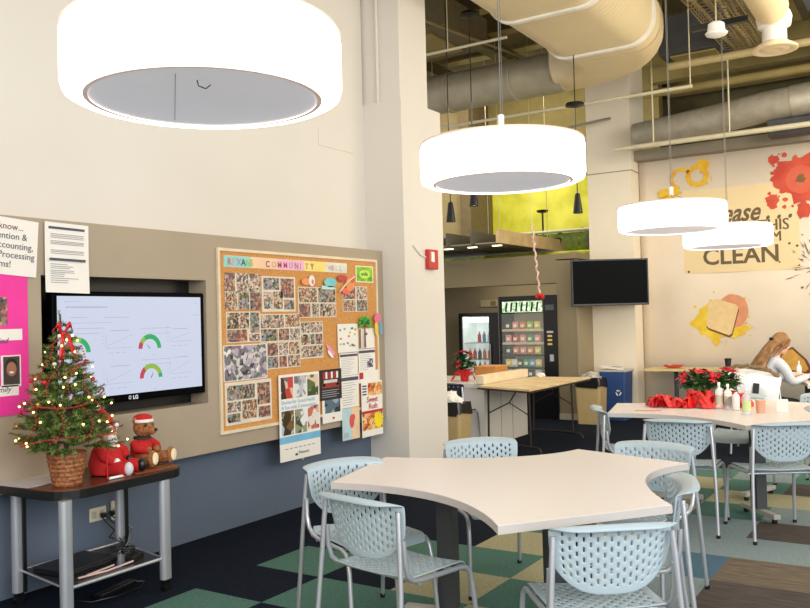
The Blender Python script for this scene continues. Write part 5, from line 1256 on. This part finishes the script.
hb = MB(); HR = Matrix.Rotation(radians(22), 3, 'Y'); HC = V((.305,0,1.175))
def hp(x, y, z): return HC+HR@V((x, y, z))
hb.ball(HC, .092, (1.02,.80,1.12), n=24, m=16, rot=HR); hb.ball(hp(.035,0,-.05), .058, (1,.85,1.05), n=18, m=12, rot=HR)
hb.tube([hp(.085,0,.015), hp(.108,0,-.018), hp(.098,0,-.03)], [.010,.014,.010], n=8); hb.ball(hp(.082,0,-.088), .020, (1,1,.8), rot=HR); hb.ball(hp(.092,0,-.055), .012, (.9,1.9,.7), rot=HR)
for s_ in (-1,1): hb.ball(hp(-.005,s_*.075,-.01), .022, (.8,.4,1.3), rot=HR); hb.ball(hp(.078,s_*.03,.018), .013, (.6,1.2,.6), rot=HR)
tmp = bpy.data.meshes.new('h'); hb.bm.to_mesh(tmp); bm.from_mesh(tmp)
me = bpy.data.meshes.new('pb'); bm.to_mesh(me); bm.free()
o = bpy.data.objects.new('pb', me); COL.objects.link(o); rm = o.modifiers.new('r','REMESH'); rm.mode = 'VOXEL'; rm.voxel_size = .0075; rm.use_smooth_shade = True
sm = o.modifiers.new('s','SMOOTH'); sm.iterations = 2
full = eval_mesh(o); bpy.data.objects.remove(o)
def region(name, fn, m, off, parent):
    bm = bmesh.new(); bm.from_mesh(full); bm.normal_update()
    kill = [f for f in bm.faces if not fn(f.calc_center_median())]
    bmesh.ops.delete(bm, geom=kill, context='FACES')
    for v in bm.verts: v.co += v.normal*off
    me = bpy.data.meshes.new(name); bm.to_mesh(me); bm.free(); me.materials.append(m)
    for p in me.polygons: p.use_smooth = True
    o = bpy.data.objects.new(name, me); COL.objects.link(o); o.parent = parent; return o
body = bpy.data.objects.new('body', full); COL.objects.link(body); body.parent = per; full.materials.clear(); full.materials.append(SKIN)
for p in full.polygons: p.use_smooth = True
def is_sweater(c):
    if c.z < .50: return False
    if c.x > .2 and c.z < .60: return False
    neck = (c-V((.235,0,1.05))).dot(V((.5,0,.85))) > -.012 and abs(c.y) < .09
    if neck: return False
    return c.x < .525 and not (c.z < .56 and c.x > .10)
region('sweater', is_sweater, mat('grey_knit', (196,198,206), .9, nscale=60, noise=.05, bump=.3), .008, per)
region('trousers', lambda c: (c.z < .60 and c.z > .10 and c.x < .56) and not (c.z > .57 and c.x < .05 and False), mat('black_trousers', (34,34,40), .8), .006, per)
region('shoes', lambda c: c.z <= .115, mat('dark_shoes', (40,36,36), .5), .009, per)
HAIR = mat('light_brown_hair', (164,118,64), .45, nscale=14, rgb2=(110,74,40), bump=.4)
mb = MB(); mb.grid(lambda u, v: hp(*((lambda a, e: (-.004+.102*cos(a)*sin(e)*(1.0), .084*sin(a)*sin(e)*1.02, .012+.112*cos(e)))(radians(52+256*u), radians(4+118*v)))), 28, 16)
for k in range(46):
    rr = random.Random(k); a = radians(100+160*k/45); e = 1.0
    st = hp(-.0+.095*cos(a), .085*sin(a), .02); mid = hp(-.10+.03*cos(a), .075*sin(a), -.09)
    e1 = V((.09-.05*abs(cos(a)), .11*sin(a), 1.00)); e2 = V((.0-.03*rr.random(), .13*sin(a)+rr.uniform(-.01,.01), .86)); e3 = V((-.05-.04*rr.random(), .12*sin(a)+rr.uniform(-.02,.02), .76+rr.uniform(-.04,.04)))
    mb.tube([st, mid, e1, e2, e3], [.014,.017,.017,.013,.004], n=6)
for s_ in (-1,1):
    mb.tube([hp(.05,s_*.075,.06), hp(.035,s_*.088,.0), hp(-.02,s_*.085,-.07), V((.16,s_*.10,1.02)), V((.06,s_*.11,.9))], [.012,.018,.02,.016,.005], n=7)
mb.build('hair', HAIR, per, smooth=60)
mb = MB(); mb.ball(hp(-.115,0,.01), .022, (.7,1.8,.8)); mb.build('hair_clip', BLACK, per, smooth=60)
mb = MB()
for s_ in (-1,1): mb.ball(hp(.085,s_*.031,.012), .007, (.5,1.3,.7))
mb.build('eyes', mat('eye_dark', (50,36,30)), per, smooth=60)
mb = MB(); mb.ball(hp(.101,0,-.057), .008, (.5,2,.5)); mb.build('lips', mat('lip_rose', (190,110,100)), per, smooth=60)
# white coat over the chair back
t = empty('winter_coat', (-1.85,9.69,.06), radians(95-90), 'white winter coat with brown fur trim draped over the chair back', 'coat')
def cf(u, v):
    a = 2*u-1; w = .25+.05*sin(v*3); x = a*w
    if v < .5: s_ = v/.5; return (x, -.18+.05*a*a-.02*sin(s_*3), .50+.37*s_-.05*a*a*s_+.012*sin(u*17))
    s_ = (v-.5)/.5; return (x*(1+.08*s_), -.19-.19*min(1,s_*3)-.04*sin(s_*pi)+.03*a*a+.014*sin(u*19+s_*4), .87-.05*a*a-.52*s_**1.15+.02*sin(u*11)*s_)
mb = MB(); mb.grid(cf, 26, 24); mb.build('coat_body', mat('white_quilt', (232,232,236), .7, nscale=8, noise=.03, bump=.2), t, smooth=180, mods=[('SOLIDIFY', dict(thickness=.022)), ('SUBSURF', dict(levels=1, render_levels=1))])
mb = MB(); t.rotation_euler = (0, radians(6), radians(5)); mb.tube([(-.28+.56*k/16, -.27+.05*(2*k/16-1)**2, .90-.08*(2*k/16-1)**2+.008*sin(k*2)) for k in range(17)], [.018+.005*(k % 2) for k in range(17)], n=9); mb.build('fur_trim', mat('brown_fur', (150,124,90), .95, nscale=60, rgb2=(96,78,56), bump=.6), t, smooth=60)
mb = MB(); mb.grid(lambda u, v: (.05+.06*u, -.445+.02*v, .50+.24*v), 2, 6); mb.build('dark_lining', BLACK, t, mods=[('SOLIDIFY', dict(thickness=.012))])
# things on the laptop table
t = empty('laptop_computer', (-1.18,10.22,.7605), radians(40-90+0), 'open dark laptop with a blue screen before the typing person', 'laptop')
mb = MB(); mb.box((0,-.0,.010),(.33,.23,.018), bev=.004); bs = mb.build('base', mat('laptop_grey', (60,60,66), .4), t)
mb = MB(); mb.box((0,-.0,.020),(.29,.11,.002)); mb.build('keyboard', BLACK, bs)
mb = MB(); R_ = Matrix.Rotation(radians(-18), 3, 'X'); mb.box((0,.15,.125),(.33,.008,.22), rot=R_); sc_ = mb.build('display_lid', BLACK, t); mb = MB(); mb.box((0,.1448,.125),(.30,.003,.19), rot=R_); mb.build('screen', mat('laptop_blue', (60,90,150), .2, emit=.5), sc_)
bottle((-1.42,10.55,.7605), 'white hand lotion bottle on the laptop table', .028, .19, WHITE, WHITE, None, .3)
t = empty('tissue_packet', (-1.50,10.62,.7605), .3, 'pale green packet lying on the laptop table', 'packet')
mb = MB(); mb.box((0,0,.025),(.22,.12,.05), bev=.01); mb.build('packet_body', mat('pale_green', (196,214,166), .6), t); mb = MB(); mb.box((0,0,.052),(.08,.05,.006), bev=.002); mb.build('opening_flap', WHITE, t)
t = empty('red_pouch', (-1.30,10.50,.7605), .5, 'small red pouch lying beside the laptop', 'pouch')
mb = MB(); mb.box((0,0,.025),(.18,.11,.05), bev=.015); mb.build('pouch_body', REDM, t); mb = MB(); mb.tube([(-.08,-.057,.035),(.08,-.057,.035)], .004, n=6); mb.build('zip', BLACK, t)
plant('poinsettia', (-1.0,10.60,.7605), 'dark leafy poinsettia behind the laptop at the photo edge', 15, .15, .22, .06, .10, 3, dense=150)

# ------------------------------------------------------------------ light
w = bpy.data.worlds.new('world'); SC.world = w; w.use_nodes = True
w.node_tree.nodes['Background'].inputs[0].default_value = (1.0,.97,.93,1); w.node_tree.nodes['Background'].inputs[1].default_value = .75
def area(name, loc, target, sx, sy, power, rgb):
    l = bpy.data.lights.new(name, 'AREA'); l.shape = 'RECTANGLE'; l.size = sx; l.size_y = sy; l.energy = power; l.color = rgb
    o = bpy.data.objects.new(name, l); COL.objects.link(o); o.location = loc; o.rotation_euler = (V(target)-V(loc)).to_track_quat('-Z','Y').to_euler(); return o
area('window_light', (5.5,1.0,3.0), (-2,5,1.0), 6, 3.5, 460, (.86,.93,1.0))
area('rear_window_light', (1.0,-2.8,3.4), (-2.5,5,1.2), 6, 3, 290, (1,.97,.93))
area('cafe_fill', (1.5,9.5,4.3), (-1.5,11,1.0), 4, 4, 205, (1,.88,.68))  # unseen fill added to warm and brighten the back area
area('gallery_light', (-6.8,13.2,5.6), (-6.5,15,2.5), 3, 2, 120, (1,.95,.7))
area('alcove_light', (-5.6,12.75,2.33), (-5.6,12.75,0), 2.2, .4, 14, (1,.9,.7))
area('room_fill', (-1.8,5.5,5.6), (-1.8,5.5,0), 3, 7, 150, (1,.95,.86))
area('ceiling_fill', (.8,7.5,2.6), (-2.5,10,6.2), 4, 5, 95, (1,.86,.55))  # added fill without a fixture, brightens the ceiling from below
area('counter_light', (-4.6,9.2,4.0), (-4.6,9.2,0), 1.5, 1.5, 50, (1,.9,.72))
SC.view_settings.view_transform = 'Standard'; SC.view_settings.look = 'None'; SC.view_settings.exposure = 0
